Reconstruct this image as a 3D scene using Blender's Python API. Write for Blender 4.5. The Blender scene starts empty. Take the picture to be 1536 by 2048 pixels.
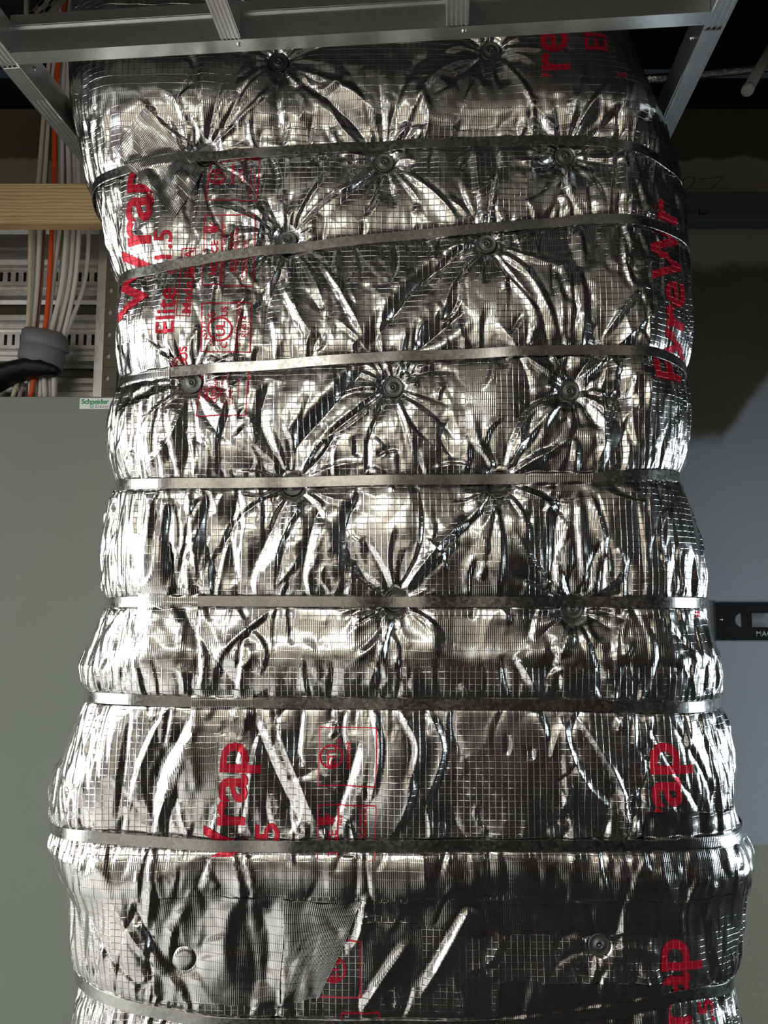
import bpy, bmesh, math, random
import numpy as np
from mathutils import Vector, Matrix

random.seed(7)
rng = np.random.default_rng(11)
scene = bpy.context.scene
COL = scene.collection

# ------------------------------------------------------------------ camera
F_PX = 1527.0
EYE = 1.50
PITCH = math.atan((1196 - 1024) / F_PX)
cam_d = bpy.data.cameras.new('camera')
cam_d.sensor_fit = 'VERTICAL'
cam_d.sensor_height = 36.0
cam_d.lens = 36.0 * F_PX / 2048.0
cam_d.clip_start = 0.02
cam = bpy.data.objects.new('camera', cam_d)
COL.objects.link(cam)
cam.location = (0, 0, EYE)
cam.rotation_euler = (math.pi / 2 + PITCH, 0, 0)
scene.camera = cam

# ------------------------------------------------------------------ exposure, world, lights
scene.view_settings.view_transform = 'Standard'
scene.view_settings.look = 'None'
scene.view_settings.gamma = 1.0
scene.view_settings.use_curve_mapping = False
scene.view_settings.exposure = -0.18
scene.cycles.max_bounces = 5
scene.cycles.diffuse_bounces = 3
scene.cycles.glossy_bounces = 3

world = bpy.data.worlds.new('world')
scene.world = world
world.use_nodes = True
bg = world.node_tree.nodes['Background']
bg.inputs[0].default_value = (0.55, 0.68, 0.85, 1)
bg.inputs[1].default_value = 0.02

ROOM = dict(x0=-3.0, x1=3.0, y0=-3.4, y1=2.50, z1=3.5)


def area(name, loc, target, sx, sy, power, col, spread=180):
    d = bpy.data.lights.new(name, 'AREA')
    d.shape = 'RECTANGLE'
    d.size, d.size_y = sx, sy
    d.energy = power
    d.color = col
    d.spread = math.radians(spread)
    o = bpy.data.objects.new(name, d)
    COL.objects.link(o)
    o.location = loc
    v = Vector(target) - Vector(loc)
    o.rotation_euler = v.to_track_quat('-Z', 'Z').to_euler()
    return o


# lights in two unseen windows, placed for the foil's reflections (see unseen_window_1, unseen_window_2)
area('unseen_window_light_1', (-3.02, 0.10, 1.35), (-1.02, 0.10, 0.15), 3.1, 2.4, 85, (1.0, 0.985, 0.96), 140)
area('unseen_window_light_2', (3.02, 1.15, 1.05), (1.02, 1.05, 0.15), 1.4, 1.5, 32, (0.80, 0.93, 1.0), 140)
# lamp added unseen behind the camera to brighten the facing wall (see added_lamp)
area('added_lamp_light', (-0.9, -2.45, 3.02), (-0.9, -2.45, 0), 1.5, 0.12, 52, (1.0, 0.945, 0.85))


# ------------------------------------------------------------------ helpers
def unproj(px, py, Y):
    a = (px - 768.0) / F_PX
    b = (1024.0 - py) / F_PX
    c, s = math.cos(PITCH), math.sin(PITCH)
    dy = c - b * s
    t = Y / dy
    return Vector((a * t, Y, EYE + (s + b * c) * t))


def proj_np(P):
    c, s = math.cos(PITCH), math.sin(PITCH)
    z = P[..., 2] - EYE
    d = P[..., 1] * c + z * s
    u = -P[..., 1] * s + z * c
    return 768 + F_PX * P[..., 0] / d, 1024 - F_PX * u / d


def link(name, me, mat=None, parent=None, loc=None):
    o = bpy.data.objects.new(name, me)
    COL.objects.link(o)
    if mat is not None and me is not None and not me.materials:
        me.materials.append(mat)
    if parent is not None:
        o.parent = parent
    if loc is not None:
        o.location = loc
    return o


def tag(o, label=None, cat=None, group=None, kind=None):
    if label: o['label'] = label
    if cat: o['category'] = cat
    if group: o['group'] = group
    if kind: o['kind'] = kind
    return o


def empty(name, loc, label, cat, group=None):
    o = bpy.data.objects.new(name, None)
    COL.objects.link(o)
    o.location = loc
    o.empty_display_size = 0.1
    return tag(o, label, cat, group)


def bm_mesh(name, bm, smooth=False):
    me = bpy.data.meshes.new(name)
    bmesh.ops.recalc_face_normals(bm, faces=bm.faces)
    bm.to_mesh(me)
    bm.free()
    if smooth:
        me.polygons.foreach_set('use_smooth', [True] * len(me.polygons))
    return me


def add_box(bm, lo, hi, M=None, bevel=0.0):
    lo, hi = Vector(lo), Vector(hi)
    c = (lo + hi) / 2
    s = hi - lo
    mat = Matrix.Translation(c) @ Matrix.Diagonal((s.x, s.y, s.z, 1))
    if M is not None:
        mat = M @ mat
    r = bmesh.ops.create_cube(bm, size=1.0, matrix=mat)
    if bevel > 0:
        es = list({e for v in r['verts'] for e in v.link_edges})
        bmesh.ops.bevel(bm, geom=es, offset=bevel, segments=1, affect='EDGES')


def box_obj(name, lo, hi, mat, parent=None, bevel=0.0, M=None):
    bm = bmesh.new()
    add_box(bm, lo, hi, M, bevel)
    return link(name, bm_mesh(name, bm), mat, parent)


def add_lathe(bm, prof, n=24, M=None):
    """prof: list of (radius, height) turned about local z."""
    M = M or Matrix.Identity(4)
    rings = []
    for r, h in prof:
        if r < 1e-6:
            rings.append([bm.verts.new(M @ Vector((0, 0, h)))])
        else:
            rings.append([bm.verts.new(M @ Vector((r * math.cos(2 * math.pi * k / n), r * math.sin(2 * math.pi * k / n), h))) for k in range(n)])
    for A, B in zip(rings, rings[1:]):
        for k in range(n):
            k2 = (k + 1) % n
            if len(A) == 1 and len(B) == 1:
                continue
            if len(A) == 1:
                bm.faces.new((A[0], B[k], B[k2]))
            elif len(B) == 1:
                bm.faces.new((A[k], B[0], A[k2]))
            else:
                bm.faces.new((A[k], B[k], B[k2], A[k2]))


def tube_mesh(name, pts, rad, n=8, flat=1.0, caps=True):
    """tube along pts; rad may be a list; flat squashes it in depth."""
    pts = [Vector(p) for p in pts]
    if not hasattr(rad, '__len__'):
        rad = [rad] * len(pts)
    bm = bmesh.new()
    rings = []
    for i, p in enumerate(pts):
        t = (pts[min(i + 1, len(pts) - 1)] - pts[max(i - 1, 0)]).normalized()
        ref = Vector((0, 1, 0)) if abs(t.y) < 0.9 else Vector((1, 0, 0))
        a = t.cross(ref).normalized()
        b = t.cross(a).normalized()
        rings.append([bm.verts.new(p + a * rad[i] * math.cos(2 * math.pi * k / n) + b * flat * rad[i] * math.sin(2 * math.pi * k / n)) for k in range(n)])
    for A, B in zip(rings, rings[1:]):
        for k in range(n):
            bm.faces.new((A[k], A[(k + 1) % n], B[(k + 1) % n], B[k]))
    if caps:
        bm.faces.new(rings[0]); bm.faces.new(rings[-1])
    return bm_mesh(name, bm, True)


def smooth_pts(pts, n=40):
    """Catmull-Rom through pts."""
    P = [Vector(p) for p in pts]
    P = [P[0] * 2 - P[1]] + P + [P[-1] * 2 - P[-2]]
    out = []
    seg = len(P) - 3
    for i in range(n + 1):
        f = i / n * seg
        k = min(int(f), seg - 1)
        t = f - k
        p0, p1, p2, p3 = P[k:k + 4]
        out.append(0.5 * ((2 * p1) + (p2 - p0) * t + (2 * p0 - 5 * p1 + 4 * p2 - p3) * t * t + (3 * p1 - p0 - 3 * p2 + p3) * t ** 3))
    return out


# ------------------------------------------------------------------ materials
class NT:
    def __init__(self, name):
        self.m = bpy.data.materials.new(name)
        self.m.use_nodes = True
        self.t = self.m.node_tree
        self.b = self.t.nodes['Principled BSDF']

    def n(self, typ, **kw):
        x = self.t.nodes.new(typ)
        for k, v in kw.items():
            setattr(x, k, v)
        return x

    def l(self, a, b):
        self.t.links.new(a, b)

    def math(self, op, a, b=None, c=None):
        x = self.n('ShaderNodeMath', operation=op)
        for i, v in enumerate((a, b, c)):
            if v is None: continue
            if isinstance(v, (int, float)): x.inputs[i].default_value = v
            else: self.l(v, x.inputs[i])
        return x.outputs[0]

    def coord(self, which='Object'):
        return self.n('ShaderNodeTexCoord').outputs[which]

    def mapping(self, src, scale=(1, 1, 1)):
        x = self.n('ShaderNodeMapping')
        x.inputs['Scale'].default_value = scale
        self.l(src, x.inputs['Vector'])
        return x.outputs[0]

    def noise(self, src, scale, detail=3, rough=0.55):
        x = self.n('ShaderNodeTexNoise')
        x.inputs['Scale'].default_value = scale
        x.inputs['Detail'].default_value = detail
        x.inputs['Roughness'].default_value = rough
        if src is not None: self.l(src, x.inputs['Vector'])
        return x.outputs[0]

    def ramp(self, fac, stops):
        x = self.n('ShaderNodeValToRGB')
        el = x.color_ramp.elements
        while len(el) > 2: el.remove(el[-1])
        el[0].position, el[0].color = stops[0][0], (*stops[0][1], 1)
        el[1].position, el[1].color = stops[-1][0], (*stops[-1][1], 1)
        for p, c in stops[1:-1]:
            e = el.new(p); e.color = (*c, 1)
        self.l(fac, x.inputs[0])
        return x.outputs[0]

    def mix(self, fac, a, b):
        x = self.n('ShaderNodeMix', data_type='RGBA')
        for i, v in ((0, fac), (6, a), (7, b)):
            if isinstance(v, (int, float)): x.inputs[i].default_value = v
            elif isinstance(v, tuple): x.inputs[i].default_value = (*v, 1)
            else: self.l(v, x.inputs[i])
        return x.outputs[2]

    def bump(self, h, dist, strength=1.0, nrm=None):
        x = self.n('ShaderNodeBump')
        x.inputs['Strength'].default_value = strength
        x.inputs['Distance'].default_value = dist
        self.l(h, x.inputs['Height'])
        if nrm is not None: self.l(nrm, x.inputs['Normal'])
        return x.outputs[0]


def simple(name, col, rough=0.5, metal=0.0, var=0.0, scale=20, bump=0.0, stretch=(1, 1, 1)):
    k = NT(name)
    k.b.inputs['Roughness'].default_value = rough
    k.b.inputs['Metallic'].default_value = metal
    k.b.inputs['Base Color'].default_value = (*col, 1)
    if var > 0 or bump > 0:
        c = k.mapping(k.coord(), stretch)
        f = k.noise(c, scale)
        if var > 0:
            lo = tuple(x * (1 - var) for x in col)
            hi = tuple(min(1, x * (1 + var)) for x in col)
            k.l(k.ramp(f, [(0.3, lo), (0.7, hi)]), k.b.inputs['Base Color'])
        if bump > 0:
            k.l(k.bump(f, bump), k.b.inputs['Normal'])
    return k.m


def grid_line(k, comp, spacing, width, jit=None):
    """1 on the thread, 0 between threads."""
    x = k.math('DIVIDE', comp, spacing)
    if jit is not None:
        x = k.math('ADD', x, jit)
    fr = k.math('FRACT', x)
    d = k.math('ABSOLUTE', k.math('SUBTRACT', fr, 0.5))
    mr = k.n('ShaderNodeMapRange', interpolation_type='SMOOTHSTEP')
    k.l(d, mr.inputs[0])
    w = width / spacing
    mr.inputs[1].default_value = 0.0
    mr.inputs[2].default_value = w
    mr.inputs[3].default_value = 1.0
    mr.inputs[4].default_value = 0.0
    return mr.outputs[0]


def foil_material(name, su, sv, tw, thread_h, base, rough, crinkle, fine, fine_h, stretch=0.45):
    k = NT(name)
    uv = k.n('ShaderNodeUVMap', uv_map='wrap').outputs[0]
    sep = k.n('ShaderNodeSeparateXYZ')
    k.l(uv, sep.inputs[0])
    jn = k.noise(uv, 9.0, 2)
    jit = k.math('MULTIPLY', k.math('SUBTRACT', jn, 0.5), 0.3)
    gu = grid_line(k, sep.outputs[0], su, tw, jit)
    gv = grid_line(k, sep.outputs[1], sv, tw, jit)
    g = k.math('MAXIMUM', gu, gv)
    vor = k.n('ShaderNodeTexVoronoi', feature='F1')
    vor.inputs['Scale'].default_value = 55
    wn = k.n('ShaderNodeTexNoise'); wn.inputs['Scale'].default_value = 14
    k.l(uv, wn.inputs['Vector'])
    wv = k.n('ShaderNodeVectorMath', operation='MULTIPLY_ADD')
    k.l(wn.outputs['Color'], wv.inputs[0]); wv.inputs[1].default_value = (0.05, 0.05, 0); k.l(uv, wv.inputs[2])
    k.l(wv.outputs[0], vor.inputs['Vector'])
    mask = k.ramp(k.noise(uv, 5.0, 2), [(0.45, (0, 0, 0)), (0.68, (1, 1, 1))])
    hv = k.math('MULTIPLY', vor.outputs['Distance'], mask)
    n1 = k.bump(hv, crinkle)
    nz = k.noise(k.mapping(uv, (1.0, stretch, 1)), fine, 4, 0.6)
    n2 = k.bump(nz, fine_h, 1.0, n1)
    n3 = k.bump(g, thread_h, 1.0, n2)
    k.l(n3, k.b.inputs['Normal'])
    col = k.mix(k.math('MULTIPLY', g, 0.6), base, tuple(x * 0.45 for x in base))
    k.l(col, k.b.inputs['Base Color'])
    k.b.inputs['Metallic'].default_value = 1.0
    rn = k.noise(uv, 22, 2)
    k.l(k.math('ADD', k.math('MULTIPLY', rn, 0.10), rough), k.b.inputs['Roughness'])
    return k.m


M_FOIL = foil_material('foil_scrim', 0.0116, 0.0116, 0.0010, 0.00026, (0.90, 0.89, 0.875), 0.17, 0.0007, 30, 0.00035)
M_TAPE = foil_material('foil_tape', 0.0037, 0.0150, 0.0010, 0.00014, (0.87, 0.87, 0.86), 0.13, 0.0003, 150, 0.00028, 0.10)


def ink_material():
    k = NT('red_ink')
    uv = k.n('ShaderNodeUVMap', uv_map='wrap').outputs[0]
    sep = k.n('ShaderNodeSeparateXYZ'); k.l(uv, sep.inputs[0])
    jit = k.math('MULTIPLY', k.math('SUBTRACT', k.noise(uv, 9.0, 2), 0.5), 0.5)
    g = k.math('MAXIMUM', grid_line(k, sep.outputs[0], 0.0116, 0.0009, jit), grid_line(k, sep.outputs[1], 0.0116, 0.0009, jit))
    k.l(k.bump(g, 0.0005), k.b.inputs['Normal'])
    k.l(k.mix(k.math('MULTIPLY', g, 0.35), (0.72, 0.014, 0.045), (0.80, 0.30, 0.33)), k.b.inputs['Base Color'])
    k.b.inputs['Metallic'].default_value = 0.35
    k.b.inputs['Roughness'].default_value = 0.30
    return k.m


M_INK = ink_material()


def galv_material(name, col, rough, spangle=70):
    k = NT(name)
    c = k.coord()
    v = k.n('ShaderNodeTexVoronoi', feature='F1'); v.inputs['Scale'].default_value = spangle
    k.l(c, v.inputs['Vector'])
    sp = k.n('ShaderNodeSeparateColor'); k.l(v.outputs['Color'], sp.inputs[0])
    lo = tuple(x * 0.88 for x in col)
    hi = tuple(min(1, x * 1.08) for x in col)
    k.l(k.ramp(sp.outputs[0], [(0, lo), (1, hi)]), k.b.inputs['Base Color'])
    k.b.inputs['Metallic'].default_value = 1.0
    k.l(k.math('ADD', k.math('MULTIPLY', sp.outputs[1], 0.10), rough), k.b.inputs['Roughness'])
    return k.m


M_BAND = galv_material('galvanised_band', (0.56, 0.56, 0.54), 0.20, 170)
M_WASHER = simple('washer_steel', (0.22, 0.225, 0.22), 0.45, 0.9, 0.12, 90)
M_PIN = simple('pin_steel', (0.25, 0.24, 0.23), 0.45, 0.9)
M_FRAME = simple('frame_steel', (0.80, 0.81, 0.80), 0.33, 1.0, 0.06, 60)
M_TRAY = galv_material('tray_steel', (0.85, 0.84, 0.80), 0.42, 45)
M_SCREW = simple('screw_steel', (0.75, 0.75, 0.73), 0.25, 1.0)

# ------------------------------------------------------------------ room shell
def wall_material():
    """painted plaster of the wall behind the duct: olive ground darkened to stand in for shade, pale primer band, grey paint field."""
    k = NT('plaster_wall')
    c = k.coord()
    sep = k.n('ShaderNodeSeparateXYZ'); k.l(c, sep.inputs[0])
    x, z = sep.outputs[0], sep.outputs[2]
    nz = k.math('MULTIPLY', k.math('SUBTRACT', k.noise(c, 7.0, 4), 0.5), 0.10)
    zj = k.math('ADD', z, nz)

    def zz(py): return unproj(1450, py, ROOM['y1']).z

    def step(v, edge, soft):
        m = k.n('ShaderNodeMapRange', interpolation_type='SMOOTHSTEP')
        k.l(v, m.inputs[0])
        m.inputs[1].default_value = edge - soft
        m.inputs[2].default_value = edge + soft
        return m.outputs[0]
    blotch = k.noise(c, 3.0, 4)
    olive = k.ramp(blotch, [(0.25, (0.095, 0.087, 0.055)), (0.75, (0.130, 0.120, 0.080))])  # olive paint made darker to stand in for the shade higher up
    tan = k.ramp(blotch, [(0.25, (0.36, 0.35, 0.27)), (0.75, (0.42, 0.40, 0.31))])
    pale = k.ramp(blotch, [(0.25, (0.30, 0.28, 0.215)), (0.75, (0.37, 0.35, 0.275))])
    grey = k.ramp(k.noise(c, 1.6, 3), [(0.3, (0.45, 0.47, 0.52)), (0.7, (0.50, 0.52, 0.57))])
    col = k.mix(step(z, zz(1690), 0.004), tan, grey)
    # the upper border of the grey paint climbs to the right in a brushed sweep
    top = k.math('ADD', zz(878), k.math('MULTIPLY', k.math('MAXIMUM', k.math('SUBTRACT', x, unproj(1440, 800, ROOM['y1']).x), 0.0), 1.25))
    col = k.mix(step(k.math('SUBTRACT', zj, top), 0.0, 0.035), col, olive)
    col = k.mix(step(zj, zz(530), 0.03), col, pale)
    col = k.mix(step(z, zz(435), 0.004), col, pale)
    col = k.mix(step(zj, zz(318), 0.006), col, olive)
    k.l(col, k.b.inputs['Base Color'])
    k.b.inputs['Roughness'].default_value = 0.75
    k.l(k.bump(k.noise(c, 60, 4), 0.0015), k.b.inputs['Normal'])
    return k.m


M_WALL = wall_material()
M_BEIGE = simple('beige_paint', (0.70, 0.655, 0.565), 0.8, 0, 0.05, 2, 0.001)
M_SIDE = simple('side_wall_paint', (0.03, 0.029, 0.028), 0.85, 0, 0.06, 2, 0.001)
def floor_material():
    k = NT('reflection_tone_floor')
    c = k.coord()
    sep = k.n('ShaderNodeSeparateXYZ'); k.l(c, sep.inputs[0])
    n = k.noise(c, 3, 4)
    f = k.math('ADD', sep.outputs[0], k.math('MULTIPLY', n, 0.3))
    m = k.n('ShaderNodeMapRange'); k.l(f, m.inputs[0]); m.inputs[1].default_value = -0.70; m.inputs[2].default_value = -0.58
    pale = k.ramp(n, [(0.3, (0.66, 0.66, 0.64)), (0.7, (0.76, 0.76, 0.74))])
    dark = k.ramp(n, [(0.3, (0.009, 0.009, 0.009)), (0.7, (0.018, 0.016, 0.015))])
    k.l(k.mix(m.outputs[0], pale, dark), k.b.inputs['Base Color'])  # pale side put in to reflect bright in the foil, dark side to reflect dark
    k.b.inputs['Roughness'].default_value = 0.9
    k.b.inputs['Specular IOR Level'].default_value = 0.1
    return k.m


M_FLOOR = floor_material()
M_CEIL = simple('unlit_void_black', (0.018, 0.018, 0.020), 0.9, 0, 0.2, 4, 0.002)  # near-black colour stands in for an unlit void
M_DARKPANEL = simple('added_panel_dark', (0.012, 0.010, 0.010), 0.8, 0, 0.1, 5)
M_WFRAME = simple('window_frame_paint', (0.5, 0.5, 0.5), 0.5, 0, 0.05, 9)


def structure(name, lo, hi, mat, label=None):
    o = box_obj(name, lo, hi, mat)
    return tag(o, label, None, None, 'structure')


x0, x1, y0, y1, z1 = (ROOM[k] for k in ('x0', 'x1', 'y0', 'y1', 'z1'))
structure('floor', (x0 - .2, y0 - .2, -0.15), (x1 + .2, y1 + .2, 0), M_FLOOR, 'plant room floor, made pale on one side and dark on the other for the foil reflections')
structure('ceiling', (x0 - .2, -0.9, z1), (x1 + .2, y1 + .2, z1 + .15), M_CEIL, 'soffit above the metal grid, coloured near black for the unlit void')
structure('ceiling_painted', (x0 - .2, y0 - .2, z1 - .1), (x1 + .2, -0.9, z1 + .15), M_BEIGE, 'pale painted ceiling of the room facing the duct')
tag(box_obj('wall_front', (x0 - .2, y1, 0), (x1 + .2, y1 + .15, unproj(1450, 218, y1).z), M_WALL), 'patchily painted plaster wall behind the wrapped duct, its olive darkened for shade', None, None, 'structure')
structure('void_sheet', (x0 - .2, y1 + .25, unproj(1450, 300, y1).z), (x1 + .2, y1 + .35, z1), M_CEIL, 'black sheet standing in for the unlit void above the plaster wall')  # black sheet added where there is only unlit space
structure('wall_back', (x0 - .2, y0 - .15, 0), (x1 + .2, y0, z1), M_BEIGE, 'plain beige wall facing the wrapped duct')


def wall_with_hole(name, xa, xb, ya, yb, za, zb, label):
    bm = bmesh.new()
    add_box(bm, (xa, y0, 0), (xb, ya, z1))
    add_box(bm, (xa, yb, 0), (xb, y1, z1))
    add_box(bm, (xa, ya, 0), (xb, yb, za))
    add_box(bm, (xa, ya, zb), (xb, yb, z1))
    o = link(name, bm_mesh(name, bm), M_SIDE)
    tag(o, label, None, None, 'structure')
    return o


wall_with_hole('wall_left', x0 - .15, x0, -1.50, 1.70, 0.08, 2.62, 'side wall with a broad low unseen window')
wall_with_hole('wall_right', x1, x1 + .15, 0.42, 1.88, 0.23, 1.88, 'side wall with a narrow unseen window')


def window_frame(name, x, ya, yb, za, zb, nb, label):
    bm = bmesh.new()
    t = 0.045
    add_box(bm, (x - .03, ya, za), (x + .03, ya + t, zb))
    add_box(bm, (x - .03, yb - t, za), (x + .03, yb, zb))
    add_box(bm, (x - .03, ya + t, za), (x + .03, yb - t, za + t))
    add_box(bm, (x - .03, ya + t, zb - t), (x + .03, yb - t, zb))
    for i in range(1, nb):
        yy = ya + (yb - ya) * i / nb
        add_box(bm, (x - .02, yy - .02, za + t), (x + .02, yy + .02, zb - t))
    o = link(name, bm_mesh(name, bm), M_WFRAME)
    tag(o, label, None, None, 'structure')


window_frame('unseen_window_1', x0 - .03, -1.50, 1.70, 0.08, 2.62, 3, 'broad low unseen window in the side wall, placed for the foil reflections')  # unseen window, sized and placed for what the foil reflects
window_frame('unseen_window_2', x1 + .03, 0.42, 1.88, 0.23, 1.88, 2, 'narrow unseen window in the side wall, placed for the foil reflections')
# dark panels added unseen on the facing wall to darken the foil's reflections
dr = box_obj('added_dark_panel', (-0.1, y0, 0.0), (2.8, y0 + 0.05, 2.35), M_DARKPANEL)
structure('added_dark_top', (1.5, y0, 2.36), (3.0, y0 + 0.04, z1 - 0.1), M_DARKPANEL, 'dark panel added high on the wall facing the duct to darken the foil reflections')
structure('added_dark_dado', (-1.3, y0, 0.0), (-0.1, y0 + 0.03, 1.30), M_DARKPANEL, 'dark panel added low on the wall facing the duct to darken the foil reflections')
tag(dr, 'dark door shape added on the wall facing the duct to darken the foil reflections', None, None, 'structure')
box_obj('added_red_panel', (0.3, y0 + .05, 0.15), (1.7, y0 + .06, 1.0), simple('maroon_panel', (0.07, 0.010, 0.010), 0.8, 0, 0.2, 4), dr)  # red panel added to tint the dark reflections
box_obj('added_panel_handle', (1.22, y0 + .05, 1.0), (1.26, y0 + .10, 1.18), M_SCREW, dr)

# body of the added lamp, unseen behind the camera
lamp = empty('added_lamp', (-0.9, -2.45, 3.05), 'slim white batten lamp added unseen behind the camera to brighten the facing wall', 'lamp')
box_obj('housing', (-0.8, -0.09, 0.0), (0.8, 0.09, 0.07), M_WFRAME, lamp, 0.01)
box_obj('hanger', (-0.6, -0.01, 0.07), (-0.58, 0.01, 0.45), M_FRAME, lamp)
box_obj('hanger', (0.58, -0.01, 0.07), (0.60, 0.01, 0.45), M_FRAME, lamp)

# ------------------------------------------------------------------ the wrapped duct
Y0 = 1.45           # front face of the wrap
RC = 0.17           # corner radius of the soft wrap
XC = unproj(806, 1000, Y0).x
SIL_L = [(140, 60), (140, 110), (138, 170), (143, 220), (155, 280), (165, 350), (183, 395), (205, 450), (222, 520), (237, 568), (232, 610), (228, 680), (232, 720), (241, 768), (228, 805), (218, 860), (220, 920), (234, 970), (220, 1000), (205, 1060), (202, 1110), (206, 1170), (213, 1205), (200, 1240), (180, 1290), (160, 1330), (162, 1365), (171, 1393), (158, 1420), (135, 1480), (110, 1530), (97, 1590), (98, 1630), (107, 1660), (100, 1690), (115, 1740), (135, 1790), (140, 1850), (148, 1910), (160, 1972), (152, 1995), (142, 2060), (140, 2150)]
SIL_R = [(1255, 60), (1272, 110), (1290, 170), (1310, 220), (1335, 270), (1348, 310), (1355, 350), (1362, 400), (1368, 450), (1373, 500), (1380, 560), (1384, 620), (1385, 670), (1374, 725), (1373, 760), (1383, 810), (1382, 870), (1375, 920), (1363, 953), (1380, 1000), (1398, 1060), (1410, 1110), (1413, 1160), (1411, 1205), (1412, 1235), (1420, 1260), (1440, 1310), (1448, 1350), (1446, 1385), (1438, 1410), (1456, 1450), (1470, 1500), (1475, 1540), (1472, 1590), (1470, 1610), (1480, 1640), (1500, 1690), (1503, 1720), (1495, 1760), (1493, 1800), (1490, 1850), (1482, 1920), (1470, 1970), (1479, 2000), (1490, 2060), (1495, 2150)]


def sil_profile(lst, sgn):
    zs, ws = [], []
    c, s = math.cos(PITCH), math.sin(PITCH)
    for px, py in lst:
        a = abs(px - 768) / F_PX
        b = (1024 - py) / F_PX
        dy = c - b * s
        th = math.atan2(a, dy)
        w = (Y0 + RC) * math.tan(th) - RC / math.cos(th) + RC
        yt = Y0 + RC - RC * math.sin(th)
        zs.append(EYE + (s + b * c) * yt / dy)
        ws.append(w - XC * sgn)
    zs, ws = np.array(zs), np.array(ws)
    o = np.argsort(zs)
    return zs[o], ws[o]


ZL, WL = sil_profile(SIL_L, -1)
ZR, WR = sil_profile(SIL_R, 1)


def smooth1(a, n):
    k = np.hanning(n + 2)[1:-1]; k /= k.sum()
    return np.convolve(np.pad(a, n // 2, mode='edge'), k, mode='valid')[:len(a)]


ZT = np.linspace(0, 3.5, 3501)
WLT = smooth1(np.interp(ZT, ZL, WL), 17)
WRT = smooth1(np.interp(ZT, ZR, WR), 17)


def section(u, v):
    """base surface point and outward normal for wrap coordinates (u along the girth, v = height)."""
    wl = np.interp(v, ZT, WLT); wr = np.interp(v, ZT, WRT)
    a = np.where(u < 0, wl, wr) - RC
    s = np.sign(u); q = np.abs(u)
    t = np.clip((q - a) / RC, 0, math.pi / 2)
    e = np.maximum(q - a - RC * math.pi / 2, 0)
    X = XC + s * (np.minimum(q, a) + RC * np.sin(t))
    Y = Y0 + RC * (1 - np.cos(t)) + e
    P = np.stack([X, Y, v + 0 * u], -1)
    N = np.stack([s * np.sin(t), -np.cos(t), 0 * t], -1)
    return P, N, t


# fine grid of the visible wrap
DU, DV = 0.0021, 0.0021
UF = np.arange(-0.94, 0.94 + 1e-6, DU)
VF = np.arange(0.58, 2.78 + 1e-6, DV)
NU, NV = len(UF), len(VF)
UU, VV = np.meshgrid(UF, VF)
PB, NB, TB = section(UU, VV)
PXB, PYB = proj_np(PB)
_view = np.array([0, 0, EYE]) - PB
FACING = (NB * _view).sum(-1) > 0


def uv_of(px, py):
    d = (PXB - px) ** 2 + (PYB - py) ** 2 + np.where(FACING, 0, 1e6)
    i = int(np.argmin(d))
    j, k = divmod(i, NU)
    u, v = UF[k], VF[j]
    # one Newton step with finite differences
    j1 = min(max(j, 1), NV - 2); k1 = min(max(k, 1), NU - 2)
    J = np.array([[(PXB[j1, k1 + 1] - PXB[j1, k1 - 1]) / (2 * DU), (PXB[j1 + 1, k1] - PXB[j1 - 1, k1]) / (2 * DV)],
                  [(PYB[j1, k1 + 1] - PYB[j1, k1 - 1]) / (2 * DU), (PYB[j1 + 1, k1] - PYB[j1 - 1, k1]) / (2 * DV)]])
    r = np.array([px - PXB[j, k], py - PYB[j, k]])
    if d.flat[i] < 9 and abs(np.linalg.det(J)) > 1e3:
        s = np.clip(np.linalg.solve(J, r), -DU, DU)
        u += s[0]; v += s[1]
    return float(u), float(v)


def g_noise(lu, lv, seed):
    """band-limited gaussian noise with correlation lengths lu, lv (m), unit variance."""
    r = np.random.default_rng(seed).standard_normal((NV, NU))
    fu = np.fft.rfftfreq(NU, DU); fv = np.fft.fftfreq(NV, DV)
    K = np.exp(-((fu[None, :] * lu) ** 2 + (fv[:, None] * lv) ** 2) * 4.0)
    x = np.fft.irfft2(np.fft.rfft2(r) * K, s=(NV, NU))
    return x / x.std()


# steel bands: centre lines in the photograph's frame
BANDS_PX = [
    [(187, 380), (205, 362), (240, 348), (300, 328), (400, 311), (560, 302), (770, 289), (1000, 280), (1180, 279), (1270, 294), (1335, 328)],
    [(240, 563), (299, 543), (384, 523), (466, 510), (548, 500), (692, 481), (808, 469), (900, 463), (1062, 447), (1184, 438), (1272, 442), (1335, 458), (1364, 476)],
    [(242, 768), (290, 752), (340, 744), (560, 730), (800, 712), (1160, 700), (1280, 703), (1366, 730)],
    [(237, 971), (300, 969), (400, 967), (600, 963), (800, 960), (1050, 957), (1185, 955), (1358, 952)],
    [(217, 1206), (275, 1203), (392, 1202), (800, 1204), (1200, 1203), (1405, 1206)],
    [(175, 1391), (260, 1398), (390, 1403), (600, 1406), (1100, 1409), (1432, 1410)],
    [(112, 1659), (180, 1670), (250, 1677), (450, 1690), (800, 1690), (1280, 1688), (1400, 1684), (1470, 1672)],
    [(165, 1972), (215, 2000), (330, 2029), (420, 2044), (640, 2052), (1000, 2050), (1220, 2020), (1340, 1996), (1400, 1988), (1465, 1971)],
]
BAND_V = []
for pl in BANDS_PX:
    q = sorted(uv_of(*p) for p in pl)
    uu = np.array([a for a, b in q]); vv = np.array([b for a, b in q])
    vf = np.interp(UF, uu, vv)
    BAND_V.append(smooth1(vf, 41))
BAND_V = np.array(BAND_V)           # 8 x NU, descending in height

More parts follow.
